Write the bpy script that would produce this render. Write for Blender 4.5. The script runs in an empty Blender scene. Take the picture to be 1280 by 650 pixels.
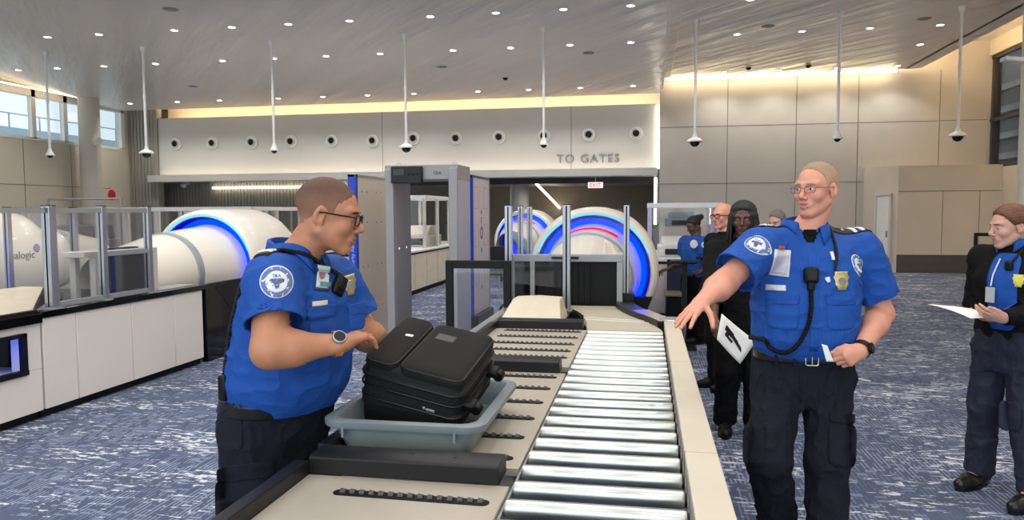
import bpy, bmesh, math, random
import numpy as np
from math import sin, cos, pi, radians, atan, hypot, sqrt
from mathutils import Vector, Matrix

# ------------------------------------------------------------------ camera, light, exposure
SC = bpy.context.scene
COL = SC.collection
FPX = 925.0          # focal length in pixels of the 1280 px wide frame
YAW, PITCH, ROLL = radians(10.2908), radians(3.7211), 0.005
fwd = Vector((-sin(YAW)*cos(PITCH), cos(YAW)*cos(PITCH), -sin(PITCH)))
rgt0 = Vector((cos(YAW), sin(YAW), 0)); up0 = rgt0.cross(fwd)
rgt = rgt0*cos(ROLL) - up0*sin(ROLL); upv = up0*cos(ROLL) + rgt0*sin(ROLL)
camd = bpy.data.cameras.new('camera'); cam = bpy.data.objects.new('camera', camd); COL.objects.link(cam)
camd.sensor_width = 36; camd.lens = FPX/1280*36; camd.clip_end = 300; camd.clip_start = .05
cam.matrix_world = Matrix(((rgt.x, upv.x, -fwd.x, 0), (rgt.y, upv.y, -fwd.y, 0), (rgt.z, upv.z, -fwd.z, 1.6), (0, 0, 0, 1)))
SC.camera = cam
SC.view_settings.view_transform = 'Standard'
try: SC.view_settings.look = 'None'
except Exception: pass
SC.view_settings.gamma = 1; SC.view_settings.use_curve_mapping = False
SC.view_settings.exposure = 0.13
W = bpy.data.worlds.new('daylight'); SC.world = W; W.use_nodes = True
bg = W.node_tree.nodes['Background']; bg.inputs[0].default_value = (.80, .93, 1, 1); bg.inputs[1].default_value = 2.0
SPOT_W = 85.0        # watts of each recessed ceiling lamp

def area_light(name, loc, sx, sy, watts, color=(1, .95, .88), rot=(0, 0, 0)):
    l = bpy.data.lights.new(name, 'AREA'); l.shape = 'RECTANGLE'; l.size = sx; l.size_y = sy; l.energy = watts; l.color = color
    o = bpy.data.objects.new(name, l); o.location = loc; o.rotation_euler = rot; COL.objects.link(o); return o

# large fill lights, added over the hall behind and above the viewer
area_light('hall_fill_light', (-2.0, -4.5, 5.1), 14, 6, 420, (1, .97, .93))
area_light('hall_fill_light', (-1.0, 5.0, 5.15), 12, 7, 260, (1, .95, .90))

def D(x, y, dep):   # point seen at photo pixel x, y at a depth
    return Vector((0, 0, 1.6)) + (rgt*((x-640)/FPX) + upv*((325-y)/FPX) + fwd)*dep

# ------------------------------------------------------------------ materials
def lin(c): return tuple((v/255/12.92 if v/255 <= .04045 else ((v/255+.055)/1.055)**2.4) for v in c)
MATS = {}
def mat(name, rgb=(200, 200, 200), rough=.5, metal=0., var=.06, scale=8, bump=0., bscale=60, rotz=0., bdist=.01, emit=None, es=0., spec=.5, stretch=None, coat=0.):
    if name in MATS: return MATS[name]
    m = bpy.data.materials.new(name); m.use_nodes = True; nt = m.node_tree; N = nt.nodes; L = nt.links
    b = N['Principled BSDF']; c = lin(rgb)
    b.inputs['Roughness'].default_value = rough; b.inputs['Metallic'].default_value = metal
    b.inputs['Specular IOR Level'].default_value = spec; b.inputs['Coat Weight'].default_value = coat
    tc = N.new('ShaderNodeTexCoord'); mp = N.new('ShaderNodeMapping'); L.new(tc.outputs['Object'], mp.inputs[0])
    if stretch: mp.inputs['Scale'].default_value = stretch
    if rotz:
        m0 = N.new('ShaderNodeMapping'); m0.inputs['Rotation'].default_value = (0, 0, rotz); L.new(tc.outputs['Object'], m0.inputs[0]); L.new(m0.outputs[0], mp.inputs[0])
    nz = N.new('ShaderNodeTexNoise'); nz.inputs['Scale'].default_value = scale; nz.inputs['Detail'].default_value = 4; L.new(mp.outputs[0], nz.inputs[0])
    rp = N.new('ShaderNodeValToRGB'); L.new(nz.outputs['Fac'], rp.inputs[0])
    rp.color_ramp.elements[0].position = .3; rp.color_ramp.elements[1].position = .7
    rp.color_ramp.elements[0].color = (*[v*(1-var) for v in c], 1); rp.color_ramp.elements[1].color = (*[min(1, v*(1+var)) for v in c], 1)
    L.new(rp.outputs[0], b.inputs['Base Color'])
    if bump:
        n2 = N.new('ShaderNodeTexNoise'); n2.inputs['Scale'].default_value = bscale; n2.inputs['Detail'].default_value = 3; L.new(mp.outputs[0], n2.inputs[0])
        bp = N.new('ShaderNodeBump'); bp.inputs['Strength'].default_value = bump; bp.inputs['Distance'].default_value = bdist
        L.new(n2.outputs['Fac'], bp.inputs['Height']); L.new(bp.outputs[0], b.inputs['Normal'])
    if emit: b.inputs['Emission Color'].default_value = (*lin(emit), 1); b.inputs['Emission Strength'].default_value = es
    MATS[name] = m; return m

def glass_mat(name, tint=(225, 235, 240), alpha=.12, rough=.03, through=(1, 1, 1), refl=.32):
    m = bpy.data.materials.new(name); m.use_nodes = True; nt = m.node_tree; N = nt.nodes; L = nt.links; N.remove(N['Principled BSDF'])
    t = N.new('ShaderNodeBsdfTransparent'); t.inputs[0].default_value = (*through, 1); g = N.new('ShaderNodeBsdfGlossy'); g.inputs['Roughness'].default_value = rough
    d = N.new('ShaderNodeBsdfDiffuse'); d.inputs[0].default_value = (*lin(tint), 1)
    nz = N.new('ShaderNodeTexNoise'); nz.inputs['Scale'].default_value = 2
    lw = N.new('ShaderNodeLayerWeight'); lw.inputs['Blend'].default_value = .25
    mu = N.new('ShaderNodeMath'); mu.operation = 'MULTIPLY_ADD'; mu.inputs[1].default_value = refl; mu.inputs[2].default_value = .02
    L.new(lw.outputs['Fresnel'], mu.inputs[0])
    m1 = N.new('ShaderNodeMixShader'); m2 = N.new('ShaderNodeMixShader')
    mu2 = N.new('ShaderNodeMath'); mu2.operation = 'MULTIPLY'; mu2.inputs[1].default_value = alpha*2; L.new(nz.outputs['Fac'], mu2.inputs[0])
    L.new(mu2.outputs[0], m1.inputs[0]); L.new(t.outputs[0], m1.inputs[1]); L.new(d.outputs[0], m1.inputs[2])
    L.new(mu.outputs[0], m2.inputs[0]); L.new(m1.outputs[0], m2.inputs[1]); L.new(g.outputs[0], m2.inputs[2])
    L.new(m2.outputs[0], N['Material Output'].inputs[0]); MATS[name] = m; return m

def emit_mat(name, rgb, s):
    m = bpy.data.materials.new(name); m.use_nodes = True; nt = m.node_tree; N = nt.nodes
    N.remove(N['Principled BSDF']); e = N.new('ShaderNodeEmission'); e.inputs[0].default_value = (*lin(rgb), 1); e.inputs[1].default_value = s
    nt.links.new(e.outputs[0], N['Material Output'].inputs[0]); MATS[name] = m; return m

def carpet_mat():
    m = bpy.data.materials.new('patterned_carpet'); m.use_nodes = True; nt = m.node_tree; N = nt.nodes; L = nt.links; b = N['Principled BSDF']
    b.inputs['Roughness'].default_value = .95; b.inputs['Specular IOR Level'].default_value = .15
    tc = N.new('ShaderNodeTexCoord')
    def math(op, a, bb=None, c=None):
        n = N.new('ShaderNodeMath'); n.operation = op
        for i, v in enumerate((a, bb, c)):
            if v is None: continue
            if isinstance(v, (int, float)): n.inputs[i].default_value = v
            else: L.new(v, n.inputs[i])
        return n.outputs[0]
    def snapped(sx, sy, off=0.):
        mp = N.new('ShaderNodeMapping'); mp.inputs['Scale'].default_value = (sx, sy, 1); mp.inputs['Location'].default_value = (off, off*1.7, 0)
        L.new(tc.outputs['Object'], mp.inputs[0])
        v = N.new('ShaderNodeVectorMath'); v.operation = 'FLOOR'; L.new(mp.outputs[0], v.inputs[0])
        return v.outputs[0]
    def white(vec):
        w = N.new('ShaderNodeTexWhiteNoise'); w.noise_dimensions = '2D'; L.new(vec, w.inputs['Vector']); return w.outputs['Value']
    def noise(sx, sy, sc, det=3, rough=.6):
        mp = N.new('ShaderNodeMapping'); mp.inputs['Scale'].default_value = (sx, sy, 1); L.new(tc.outputs['Object'], mp.inputs[0])
        n = N.new('ShaderNodeTexNoise'); n.inputs['Scale'].default_value = sc; n.inputs['Detail'].default_value = det; n.inputs['Roughness'].default_value = rough
        L.new(mp.outputs[0], n.inputs[0]); return n.outputs['Fac']
    # thin light dashes in rows (woven lines)
    mp = N.new('ShaderNodeMapping'); mp.inputs['Scale'].default_value = (38, 1, 1); L.new(tc.outputs['Object'], mp.inputs[0])
    sp = N.new('ShaderNodeSeparateXYZ'); L.new(mp.outputs[0], sp.inputs[0])
    fr = math('FRACT', sp.outputs[0]); line = math('LESS_THAN', fr, .40)
    dash = math('GREATER_THAN', white(snapped(38, 14)), .32)
    area = N.new('ShaderNodeMapRange'); area.inputs[1].default_value = .38; area.inputs[2].default_value = .58; L.new(noise(1, 1.6, 1.1), area.inputs[0])
    lines = math('MULTIPLY', math('MULTIPLY', line, dash), math('MULTIPLY_ADD', area.outputs[0], .55, .08))
    # pale flecks in clusters, drawn out across the aisle
    fl = math('GREATER_THAN', math('ADD', noise(7, 26, 1.0, 4, .7), math('MULTIPLY', math('SUBTRACT', noise(.9, 2.2, 1.3, 3), .5), .55)), .585)
    fl2 = math('GREATER_THAN', white(snapped(28, 60, .3)), .30)
    fleck = math('MULTIPLY', fl, fl2)
    sq = math('MULTIPLY', math('GREATER_THAN', white(snapped(16, 48, .7)), .90), .55)
    def mix(f, a, bcol):
        x = N.new('ShaderNodeMix'); x.data_type = 'RGBA'
        if isinstance(f, float): x.inputs[0].default_value = f
        else: L.new(f, x.inputs[0])
        for i, v in ((6, a), (7, bcol)):
            if isinstance(v, tuple): x.inputs[i].default_value = (*lin(v), 1)
            else: L.new(v, x.inputs[i])
        return x.outputs[2]
    base = mix(noise(1.2, 1, .9), (62, 74, 102), (94, 102, 122))
    c1 = mix(lines, base, (148, 160, 182)); c2 = mix(sq, c1, (138, 152, 178)); c3 = mix(fleck, c2, (200, 206, 212))
    L.new(c3, b.inputs['Base Color'])
    bp = N.new('ShaderNodeBump'); bp.inputs['Strength'].default_value = .35; bp.inputs['Distance'].default_value = .004
    L.new(noise(1, 1, 220, 2), bp.inputs['Height']); L.new(bp.outputs[0], b.inputs['Normal'])
    return m

M_ceil = mat('painted_metal_ceiling', (214, 208, 203), .30, 0, .07, .9, .55, 1.3, stretch=(.22, 1.5, 1), spec=.7, rotz=.85, bdist=.16)
M_carpet = carpet_mat()
M_fascia = mat('fascia_panel', (206, 203, 196), .5, 0, .02, 1)
M_beige = mat('beige_wall_panel', (190, 184, 174), .55, 0, .03, 2)
M_tan = mat('tan_wall_panel', (204, 195, 180), .55, 0, .03, 2)
M_lwall = mat('cream_wall_panel', (204, 198, 180), .6, 0, .02, 2)
M_joint = mat('panel_joint', (128, 122, 114), .7)
M_slat = mat('charcoal_slat', (150, 146, 136), .5, 0, .12, 6, stretch=(12, 1, .2))
M_basebd = mat('charcoal_baseboard', (78, 76, 76), .5)
M_white = mat('white_paint', (232, 230, 226), .4, 0, .02)
M_glow = emit_mat('warm_cove_light', (255, 226, 176), 14)
M_glow2 = emit_mat('soft_window_cove_light', (255, 226, 176), 5)
M_glow3 = emit_mat('strong_cove_light', (255, 222, 170), 48)
M_glowc = emit_mat('warm_white_light_line', (255, 240, 214), 7)
M_lamp = emit_mat('lamp_diffuser', (255, 250, 240), 14)
M_black = mat('black_plastic', (7, 7, 8), .5, 0, .1, spec=.3)
M_dark = mat('dark_grey_paint', (22, 22, 24), .42, 0, .1, spec=.35)
M_blk_gloss = mat('black_gloss', (10, 10, 12), .12, 0, .05)
M_alu = mat('satin_aluminium', (176, 178, 184), .32, .75, .05, 20, stretch=(1, 1, .05))
M_alugrey = mat('grey_frame_paint', (160, 162, 164), .4, .25, .04)
M_steel = mat('roller_steel', (206, 212, 208), .33, 1., .05, 30, .05, 8, stretch=(.2, 8, 8))
M_table = mat('beige_table_steel', (190, 182, 166), .36, .25, .05, 5)
M_rail = mat('beige_rail_paint', (216, 207, 188), .35, .1, .03, 5)
M_counter = mat('white_counter_laminate', (236, 229, 221), .35, 0, .015, 2)
M_shell = mat('white_scanner_shell', (240, 234, 222), .28, 0, .015, 2, coat=.3)
M_band = mat('grey_scanner_band', (158, 166, 168), .35)
M_blueglow = emit_mat('blue_ring_light', (0, 30, 255), 7)
M_bluewall = mat('navy_recess', (8, 16, 96), .3, emit=(0, 14, 200), es=.25)
M_cyan = emit_mat('cyan_rim_light', (110, 215, 255), 1.2)
M_red = emit_mat('red_status_light', (235, 20, 60), 1.4)
M_glass = glass_mat('clear_glass', alpha=.012)
M_tint = glass_mat('sky_dimming_glass', (190, 225, 235), .02, through=(.76, .78, .79))  # tint added to dim the strong sky behind the strip windows
M_glassd = glass_mat('smoked_glass', (40, 42, 48), .30, .05)
M_grille = mat('dark_grille', (30, 30, 32), .6)
M_sky = None

# ------------------------------------------------------------------ mesh helpers
def thing(name, label, cat, loc=(0, 0, 0), group=None):
    o = bpy.data.objects.new(name, None); COL.objects.link(o); o.location = loc; o.empty_display_size = .1
    o['label'] = label; o['category'] = cat
    if group: o['group'] = group
    return o
def tag(o, label, cat, group=None, kind=None):
    if label: o['label'] = label
    if cat: o['category'] = cat
    if group: o['group'] = group
    if kind: o['kind'] = kind
    return o
def wloc(o):
    v = Vector((0, 0, 0))
    while o is not None: v = v + o.location; o = o.parent
    return v
def link_mesh(name, me, m, parent=None, loc=None, sharp=40):
    o = bpy.data.objects.new(name, me); COL.objects.link(o)
    mats = m if isinstance(m, (list, tuple)) else [m]
    for x in mats: me.materials.append(x)
    if parent is not None: o.parent = parent
    base = wloc(parent) if parent is not None else Vector((0, 0, 0))
    if loc is not None:
        off = Vector(loc); o.location = off - base
    else: off = base
    if off.length > 0: me.transform(Matrix.Translation(-off))
    for p in me.polygons: p.use_smooth = True
    try: me.set_sharp_from_angle(angle=radians(sharp))
    except Exception: pass
    return o

class MB:
    """collects shapes in world coordinates; build() makes one mesh object"""
    def __init__(s): s.v = []; s.f = []; s.mi = []; s.cur = 0
    def add(s, vs, fs):
        n = len(s.v); s.v += [tuple(p) for p in vs]; s.f += [[i+n for i in f] for f in fs]; s.mi += [s.cur]*len(fs); return s
    def box(s, x0, x1, y0, y1, z0, z1):
        return s.add([(x0, y0, z0), (x1, y0, z0), (x1, y1, z0), (x0, y1, z0), (x0, y0, z1), (x1, y0, z1), (x1, y1, z1), (x0, y1, z1)],
                     [(0, 3, 2, 1), (4, 5, 6, 7), (0, 1, 5, 4), (1, 2, 6, 5), (2, 3, 7, 6), (3, 0, 4, 7)])
    def obox(s, c, size, M=None):
        c = Vector(c); a = [Vector((i*size[0]/2, j*size[1]/2, k*size[2]/2)) for k in (-1, 1) for i, j in ((-1, -1), (1, -1), (1, 1), (-1, 1))]
        if M is not None: a = [M @ p for p in a]
        return s.add([c+p for p in a], [(0, 3, 2, 1), (4, 5, 6, 7), (0, 1, 5, 4), (1, 2, 6, 5), (2, 3, 7, 6), (3, 0, 4, 7)])
    def cyl(s, p0, p1, r0, r1=None, n=20, caps=True):
        p0 = Vector(p0); p1 = Vector(p1); r1 = r0 if r1 is None else r1; d = (p1-p0).normalized()
        u = d.cross(Vector((0, 0, 1)) if abs(d.z) < .9 else Vector((1, 0, 0))).normalized(); w = d.cross(u)
        vs = [p0+(u*cos(2*pi*i/n)+w*sin(2*pi*i/n))*r0 for i in range(n)]+[p1+(u*cos(2*pi*i/n)+w*sin(2*pi*i/n))*r1 for i in range(n)]
        fs = [(i, (i+1) % n, n+(i+1) % n, n+i) for i in range(n)]
        if caps: fs += [tuple(range(n))[::-1], tuple(range(n, 2*n))]
        return s.add(vs, fs)
    def lathe(s, prof, c, axis='z', n=32, a0=0, a1=2*pi, close_ends=False):
        """prof: list of (r, t) or (r, t, dz) along axis through c"""
        c = Vector(c); full = abs(a1-a0-2*pi) < 1e-6; k = n if full else n+1; vs = []
        for q in prof:
            r, t = q[0], q[1]; dz = q[2] if len(q) > 2 else 0; sz = q[3] if len(q) > 3 else 1
            for i in range(k):
                a = a0+(a1-a0)*i/n
                if axis == 'z': vs.append(c+Vector((r*cos(a), r*sin(a), t)))
                elif axis == 'y': vs.append(c+Vector((r*cos(a), t, r*sin(a)*sz+dz)))
                else: vs.append(c+Vector((t, r*cos(a), r*sin(a)*sz+dz)))
        fs = []
        for j in range(len(prof)-1):
            for i in range(n if full else n):
                i2 = (i+1) % k if full else i+1
                fs.append((j*k+i, j*k+i2, (j+1)*k+i2, (j+1)*k+i))
        return s.add(vs, fs)
    def tube(s, pts, r, n=10, closed=False):
        pts = [Vector(p) for p in pts]; m = len(pts); vs = []; u = None
        for i, p in enumerate(pts):
            a = pts[(i-1) % m] if (closed or i > 0) else p; b = pts[(i+1) % m] if (closed or i < m-1) else p
            d = (b-a).normalized()
            if u is None: u = d.cross(Vector((0, 0, 1)) if abs(d.z) < .9 else Vector((1, 0, 0))).normalized()
            else: u = (u-d*u.dot(d)).normalized()
            w = d.cross(u); rr = r[i] if isinstance(r, (list, tuple)) else r
            vs += [p+(u*cos(2*pi*j/n)+w*sin(2*pi*j/n))*rr for j in range(n)]
        fs = []
        for i in range(m if closed else m-1):
            i2 = (i+1) % m
            fs += [(i*n+j, i*n+(j+1) % n, i2*n+(j+1) % n, i2*n+j) for j in range(n)]
        if not closed: fs += [tuple(range(n))[::-1], tuple(range((m-1)*n, m*n))]
        return s.add(vs, fs)
    def prism(s, poly, axis, t0, t1):
        """poly of 2D points; axis 'x': (y,z), 'y': (x,z), 'z': (x,y)"""
        def P(p, t): return {'x': (t, p[0], p[1]), 'y': (p[0], t, p[1]), 'z': (p[0], p[1], t)}[axis]
        n = len(poly)
        return s.add([P(p, t0) for p in poly]+[P(p, t1) for p in poly], [tuple(range(n))[::-1], tuple(range(n, 2*n))]+[(i, (i+1) % n, n+(i+1) % n, n+i) for i in range(n)])
    def loft(s, rings, caps=True):
        k = len(rings[0]); vs = [p for r in rings for p in r]
        fs = [(j*k+i, j*k+(i+1) % k, (j+1)*k+(i+1) % k, (j+1)*k+i) for j in range(len(rings)-1) for i in range(k)]
        if caps: fs += [tuple(range(k))[::-1], tuple(range((len(rings)-1)*k, len(rings)*k))]
        return s.add(vs, fs)
    def build(s, name, m, parent=None, bevel=0., seg=2, loc=None, sharp=40, sub=0):
        me = bpy.data.meshes.new(name); me.from_pydata(s.v, [], s.f)
        for p, i in zip(me.polygons, s.mi): p.material_index = i
        bm = bmesh.new(); bm.from_mesh(me); bmesh.ops.recalc_face_normals(bm, faces=bm.faces); bm.to_mesh(me); bm.free()
        o = link_mesh(name, me, m, parent, loc, sharp)
        if bevel:
            b = o.modifiers.new('bevel', 'BEVEL'); b.width = bevel; b.segments = seg; b.limit_method = 'ANGLE'; b.angle_limit = radians(40)
        if sub:
            b = o.modifiers.new('sub', 'SUBSURF'); b.levels = sub; b.render_levels = sub
        return o

def struct(name, mb, m, bevel=0, loc=None):
    o = mb.build(name, m, None, bevel, loc=loc); o['kind'] = 'structure'; return o
def rrect(cx, cy, hx, hy, r, n=5):
    out = []
    for sx, sy, a in ((1, 1, 0), (-1, 1, pi/2), (-1, -1, pi), (1, -1, 1.5*pi)):
        for i in range(n+1):
            t = a+pi/2*i/n; out.append((cx+sx*(hx-r)+r*cos(t), cy+sy*(hy-r)+r*sin(t)))
    return out
def text_obj(name, body, size, M, m, parent=None, depth=.002, align='LEFT', spacing=1.0):
    cu = bpy.data.curves.new(name, 'FONT'); cu.body = body; cu.size = size; cu.extrude = depth; cu.align_x = align; cu.space_character = spacing
    cu.resolution_u = 3
    t = bpy.data.objects.new('tmp', cu); COL.objects.link(t)
    bpy.context.view_layer.update()
    me = bpy.data.meshes.new_from_object(t.evaluated_get(bpy.context.evaluated_depsgraph_get()))
    bpy.data.objects.remove(t); me.transform(M); me.materials.clear()
    return link_mesh(name, me, m, parent)
ORD = ['', 'first', 'second', 'third', 'fourth', 'fifth', 'sixth', 'seventh', 'eighth', 'ninth', 'tenth', 'eleventh', 'twelfth', 'thirteenth', 'fourteenth', 'fifteenth', 'sixteenth', 'seventeenth', 'eighteenth', 'nineteenth', 'twentieth']
def dup(root, loc, label=None):
    r = root.copy(); COL.objects.link(r); r.location = loc
    if label: r['label'] = label
    for ch in list(root.children):
        c = ch.copy(); COL.objects.link(c); c.parent = r
        for g in list(ch.children):
            d = g.copy(); COL.objects.link(d); d.parent = c
    return r

# ------------------------------------------------------------------ the hall
struct('floor', MB().box(-17.2, 12, -7, 34, -.1, 0), M_carpet)
XL, XR, YB, YF = -16.8, 8.7, 21.3, 22.0
# ceiling: level over the viewer, falling from the row of hanging cameras to the back
c = MB()
c.prism([(-7, 5.25), (14.8, 5.25), (21.55, 4.92), (21.55, 5.12), (14.8, 5.45), (-7, 5.45)], 'x', XL, .38)
c.box(.38, 6.62, -7, 20.95, 5.25, 5.45)
c.box(6.62, 12, -7, 21.6, 5.95, 6.15); c.box(6.56, 6.62, -7, 21.0, 5.25, 6.15)
c.box(.38, .42, 14.8, 20.95, 4.95, 5.25)
c.box(XL-.2, .9, 21.0, 23.2, 5.5, 5.6)
struct('ceiling', c, M_ceil)
struct('trim_1', MB().box(.36, .62, -7, 20.9, 5.215, 5.25), M_ceil, .004)       # bulkhead strip over the lane
# fascia over the way to the gates
f = MB(); f.box(-15.75, .30, YF, YF+.25, 2.86, 4.70); 
struct('wall_fascia', f, M_fascia, .01)
j = MB()
for x in (-8.05, -2.2): j.box(x-.008, x+.008, YF-.004, YF, 2.86, 4.70)
struct('trim_2', j, M_joint)
struct('trim_3', MB().box(-15.95, .30, YF-.35, YF+.3, 2.62, 2.80), M_fascia, .01)   # ledge with the light line behind its upstand
struct('trim_4', MB().box(-15.95, .30, YF-.35, YF-.31, 2.80, 2.84), M_fascia)
g = MB().box(-15.6, .2, YF-.27, YF-.22, 2.805, 2.825).build('ledge_light_line', M_glowc); tag(g, 'long warm light line along the ledge under the white fascia', 'light')
g = MB().box(-15.6, .28, YF+.27, YF+.45, 4.56, 4.60).build('cove_light_line', M_glow); tag(g, 'warm cove light line hidden on top of the white fascia', 'light')
struct('wall_cove', MB().box(-16, .4, 22.9, 23.1, 4.0, 5.5), mat('cove_wall', (214, 200, 180), .6))
# right-hand back wall with panel joints
w = MB(); w.box(.36, 9.0, YB, YB+.3, 0, 6.2); struct('wall_back', w, M_beige)
j = MB()
for x in (2.18, 3.98, 5.55, 7.55): j.box(x-.011, x+.011, YB-.004, YB, 0, 5.25)
for z in (3.93, 2.36): j.box(.36, 8.7, YB-.004, YB, z-.01, z+.01)
struct('trim_5', j, M_joint)
g = MB().box(.5, 6.4, 21.02, 21.12, 5.20, 5.24).build('wall_washer_line', M_glow); tag(g, 'warm light slot along the ceiling edge over the grey panel wall', 'light')
g = MB().box(6.70, 6.86, -2, 20.9, 5.33, 5.37).build('ceiling_cove_line', M_glow3); tag(g, 'warm cove light line along the stepped ceiling edge at right', 'light')
struct('trim_6', MB().box(6.62, 6.95, -7, 21.0, 5.25, 5.31), M_ceil)
g = MB().box(.31, .345, YF-.1, YF, 2.86, 4.66).build('corner_light_line', M_glowc); tag(g, 'upright warm light slot where fascia meets grey wall', 'light')
g = MB().box(.22, .30, 22.6, 22.7, 1.2, 2.6).build('corner_light_line', M_glowc); tag(g, 'upright warm light slot below the fascia at its right end', 'light')
# right wall with its tall dark window
w = MB(); w.box(XR, XR+.3, -7, 16, 0, 6.2); w.box(XR, XR+.3, 16, YB, 0, 2.66); w.box(XR, XR+.3, 16, YB, 5.55, 6.2); struct('wall_right', w, M_tan)
fr = MB()
for y in (16.1, 17.7, 19.5, 21.2): fr.box(XR+.05, XR+.15, y-.05, y+.05, 2.66, 5.55)
for z in (2.70, 3.9, 5.5): fr.box(XR+.05, XR+.15, 16, 21.3, z-.04, z+.04)
win = struct('window_1', fr, mat('dark_window_frame', (62, 60, 60), .4)); 
gp = MB().box(XR+.16, XR+.18, 16, 21.3, 2.66, 5.55).build('pane', M_glassd, win)
ex = MB(); ex.box(XR+.9, XR+1.1, 12, 24, -1, 6.2)
struct('wall_beyond_window', ex, mat('blue_grey_shade', (70, 92, 100), .6))
e2 = MB()
for z in (2.95, 3.5, 4.2, 4.8): e2.box(XR+.7, XR+.9, 12, 24, z, z+.16)
struct('trim_7', e2, mat('pale_louvre', (150, 160, 160), .5))
# low room block in the right corner
b = MB(); b.box(6.30, 8.7, 20.35, YB, 0, 2.72); struct('wall_room_block', b, M_tan)
b = MB().prism([(5.72, 21.3), (5.72, 21.05), (6.30, 20.35), (6.30, 21.3)], 'z', 0, 2.72); struct('wall_room_side', b, M_tan)
b = MB(); b.box(6.30, 8.7, 20.335, 20.35, 0, .46); b.box(.36, 5.72, YB-.015, YB, 0, .46); struct('baseboard_back', b, M_basebd)
j = MB(); j.box(6.30, 8.7, 20.345, 20.35, 2.06, 2.08)
for x in (7.35, 8.2): j.box(x-.008, x+.008, 20.345, 20.35, .46, 2.07)
struct('trim_8', j, M_joint)
dd = Vector((.58, -.70, 0)).normalized(); nn = Vector((-.70, -.58, 0)).normalized()
Md = Matrix((( dd.x, nn.x, 0), (dd.y, nn.y, 0), (0, 0, 1)))
pc = Vector((6.06, 20.64, 0))
dr = MB(); dr.obox(pc+nn*.02+Vector((0, 0, .98)), (.36, .05, 1.96), Md); dro = struct('door_1', dr, M_white, .005)
fr = MB(); 
for s_ in (-1, 1): fr.obox(pc+dd*.20*s_+nn*.035+Vector((0, 0, 1.0)), (.05, .07, 2.0), Md)
fr.obox(pc+nn*.035+Vector((0, 0, 2.0)), (.45, .07, .06), Md); fr.build('door_frame', M_fascia, dro)
MB().obox(pc+dd*.13+nn*.07+Vector((0, 0, .98)), (.02, .05, .16), Md).build('handle', M_alu, dro)
# left wall: cream lower part, strip of windows, column
w = MB(); w.box(XL-.3, XL, -7, YB+2.3, 0, 3.70); w.box(XL-.3, XL, 21.72, 23.6, 3.7, 5.6); w.box(XL-.3, XL, -7, 23.6, 5.05, 5.6); struct('wall_left', w, M_lwall)
j = MB()
for y in (17.7, 19.4): j.box(XL, XL+.006, y-.01, y+.01, 0, 3.7)
j.box(XL, XL+.006, 10, 21, 2.4, 2.42); struct('trim_9', j, M_joint)
fr = MB()
for y in (13.4, 15.0, 16.7, 18.1, 19.25, 20.38, 21.66): fr.box(XL-.12, XL+.02, y-.07, y+.07, 3.70, 5.05)
fr.box(XL-.12, XL+.02, 10, 21.72, 3.66, 3.74); fr.box(XL-.12, XL+.02, 10, 21.72, 4.86, 5.08)
fr.box(XL-.12, XL+.02, 9.95, 10.05, 3.7, 5.05); win = struct('window_2', fr, M_white)
MB().box(XL-.08, XL-.07, 10, 21.66, 3.7, 5.0).build('pane', M_tint, win)
w = MB().box(XL-.3, XL, -7, 10, 3.70, 5.05); struct('wall_left_upper', w, M_lwall)
g = MB().box(XL+.25, XL+.3, 10, 21, 5.02, 5.05).build('window_cove_line', M_glow2); tag(g, 'warm light line along the ceiling edge above the strip windows', 'light')
# things seen through the strip windows
tg = MB(); tg.box(-34, -33, 5, 60, -2, 6.2); tg.box(-33.1, -33.0, 5, 60, 6.9, 6.96)
for y in range(6, 60, 2): tg.box(-33.1, -33.04, y, y+.06, 6.2, 6.9)
struct('wall_outside', tg, mat('pale_concrete', (150, 165, 172), .7))
cl = MB().lathe([(.29, 0), (.29, 5.1)], (-16.30, 19.60, 0), 'z', 40); struct('wall_column', cl, M_beige)
cp = thing('wall_uplight', 'white cone uplight on the round concrete column', 'light', (-15.9, 19.45, 3.70))
MB().cyl((-16.04, 19.50, 3.66), (-15.80, 19.38, 3.72), .05, .12).build('shade', M_white, cp)
MB().cyl((-15.9, 19.45, 3.76), (-15.9, 19.45, 3.77), .05).build('diffuser', M_lamp, cp)
w = MB().box(XL, -15.76, 21.93, 22.2, 0, 5.6)
x = XL+.03
while x < -15.85: w.box(x, x+.05, 21.90, 21.93, 0, 5.6); x += .12
struct('wall_left_return', w, M_slat)
# dark slatted wall under the fascia, with its light line
sl = MB(); sl.box(XL, -8.0, 23.3, 23.5, 0, 5.6)
x = XL
while x < -8.0: sl.box(x, x+.05, 23.26, 23.3, 0, 5.6); x += .12
struct('wall_slatted', sl, M_slat)
g = MB().box(-14.6, -8.1, 23.16, 23.22, 2.44, 2.50).build('soffit_light_line', M_glowc); tag(g, 'warm light line on the dark slatted wall under the fascia', 'light')
# the low hall beyond
struct('ceiling_low', MB().box(XL, 4, YF+.3, 34, 2.74, 2.84), mat('low_ceiling', (190, 184, 176), .5))
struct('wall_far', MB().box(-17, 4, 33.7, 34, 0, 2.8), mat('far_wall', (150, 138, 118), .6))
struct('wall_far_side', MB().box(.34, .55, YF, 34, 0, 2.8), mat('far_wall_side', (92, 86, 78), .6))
struct('trim_10', MB().box(-8, .3, 23.6, 23.9, 2.5, 2.76), mat('dark_soffit', (62, 58, 54), .6))
struct('wall_far_column', MB().lathe([(.33, 0), (.33, 2.75)], (-4.35, 25.5, 0), 'z', 32), M_beige)
struct('sloping_light_line', MB().tube([(-4.3, 29.0, 2.73), (-3.9, 33.69, 1.78)], .05), M_glowc)  # light strip sloping down from the low ceiling to the far wall
es = thing('exit_sign', 'small lit red and white exit sign hung beneath the fascia', 'sign', (-1.55, 23.0, 2.58))
MB().box(-1.78, -1.32, 22.97, 23.02, 2.32, 2.50).build('panel', emit_mat('exit_panel', (255, 225, 225), 1.1), es, .004)
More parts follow.
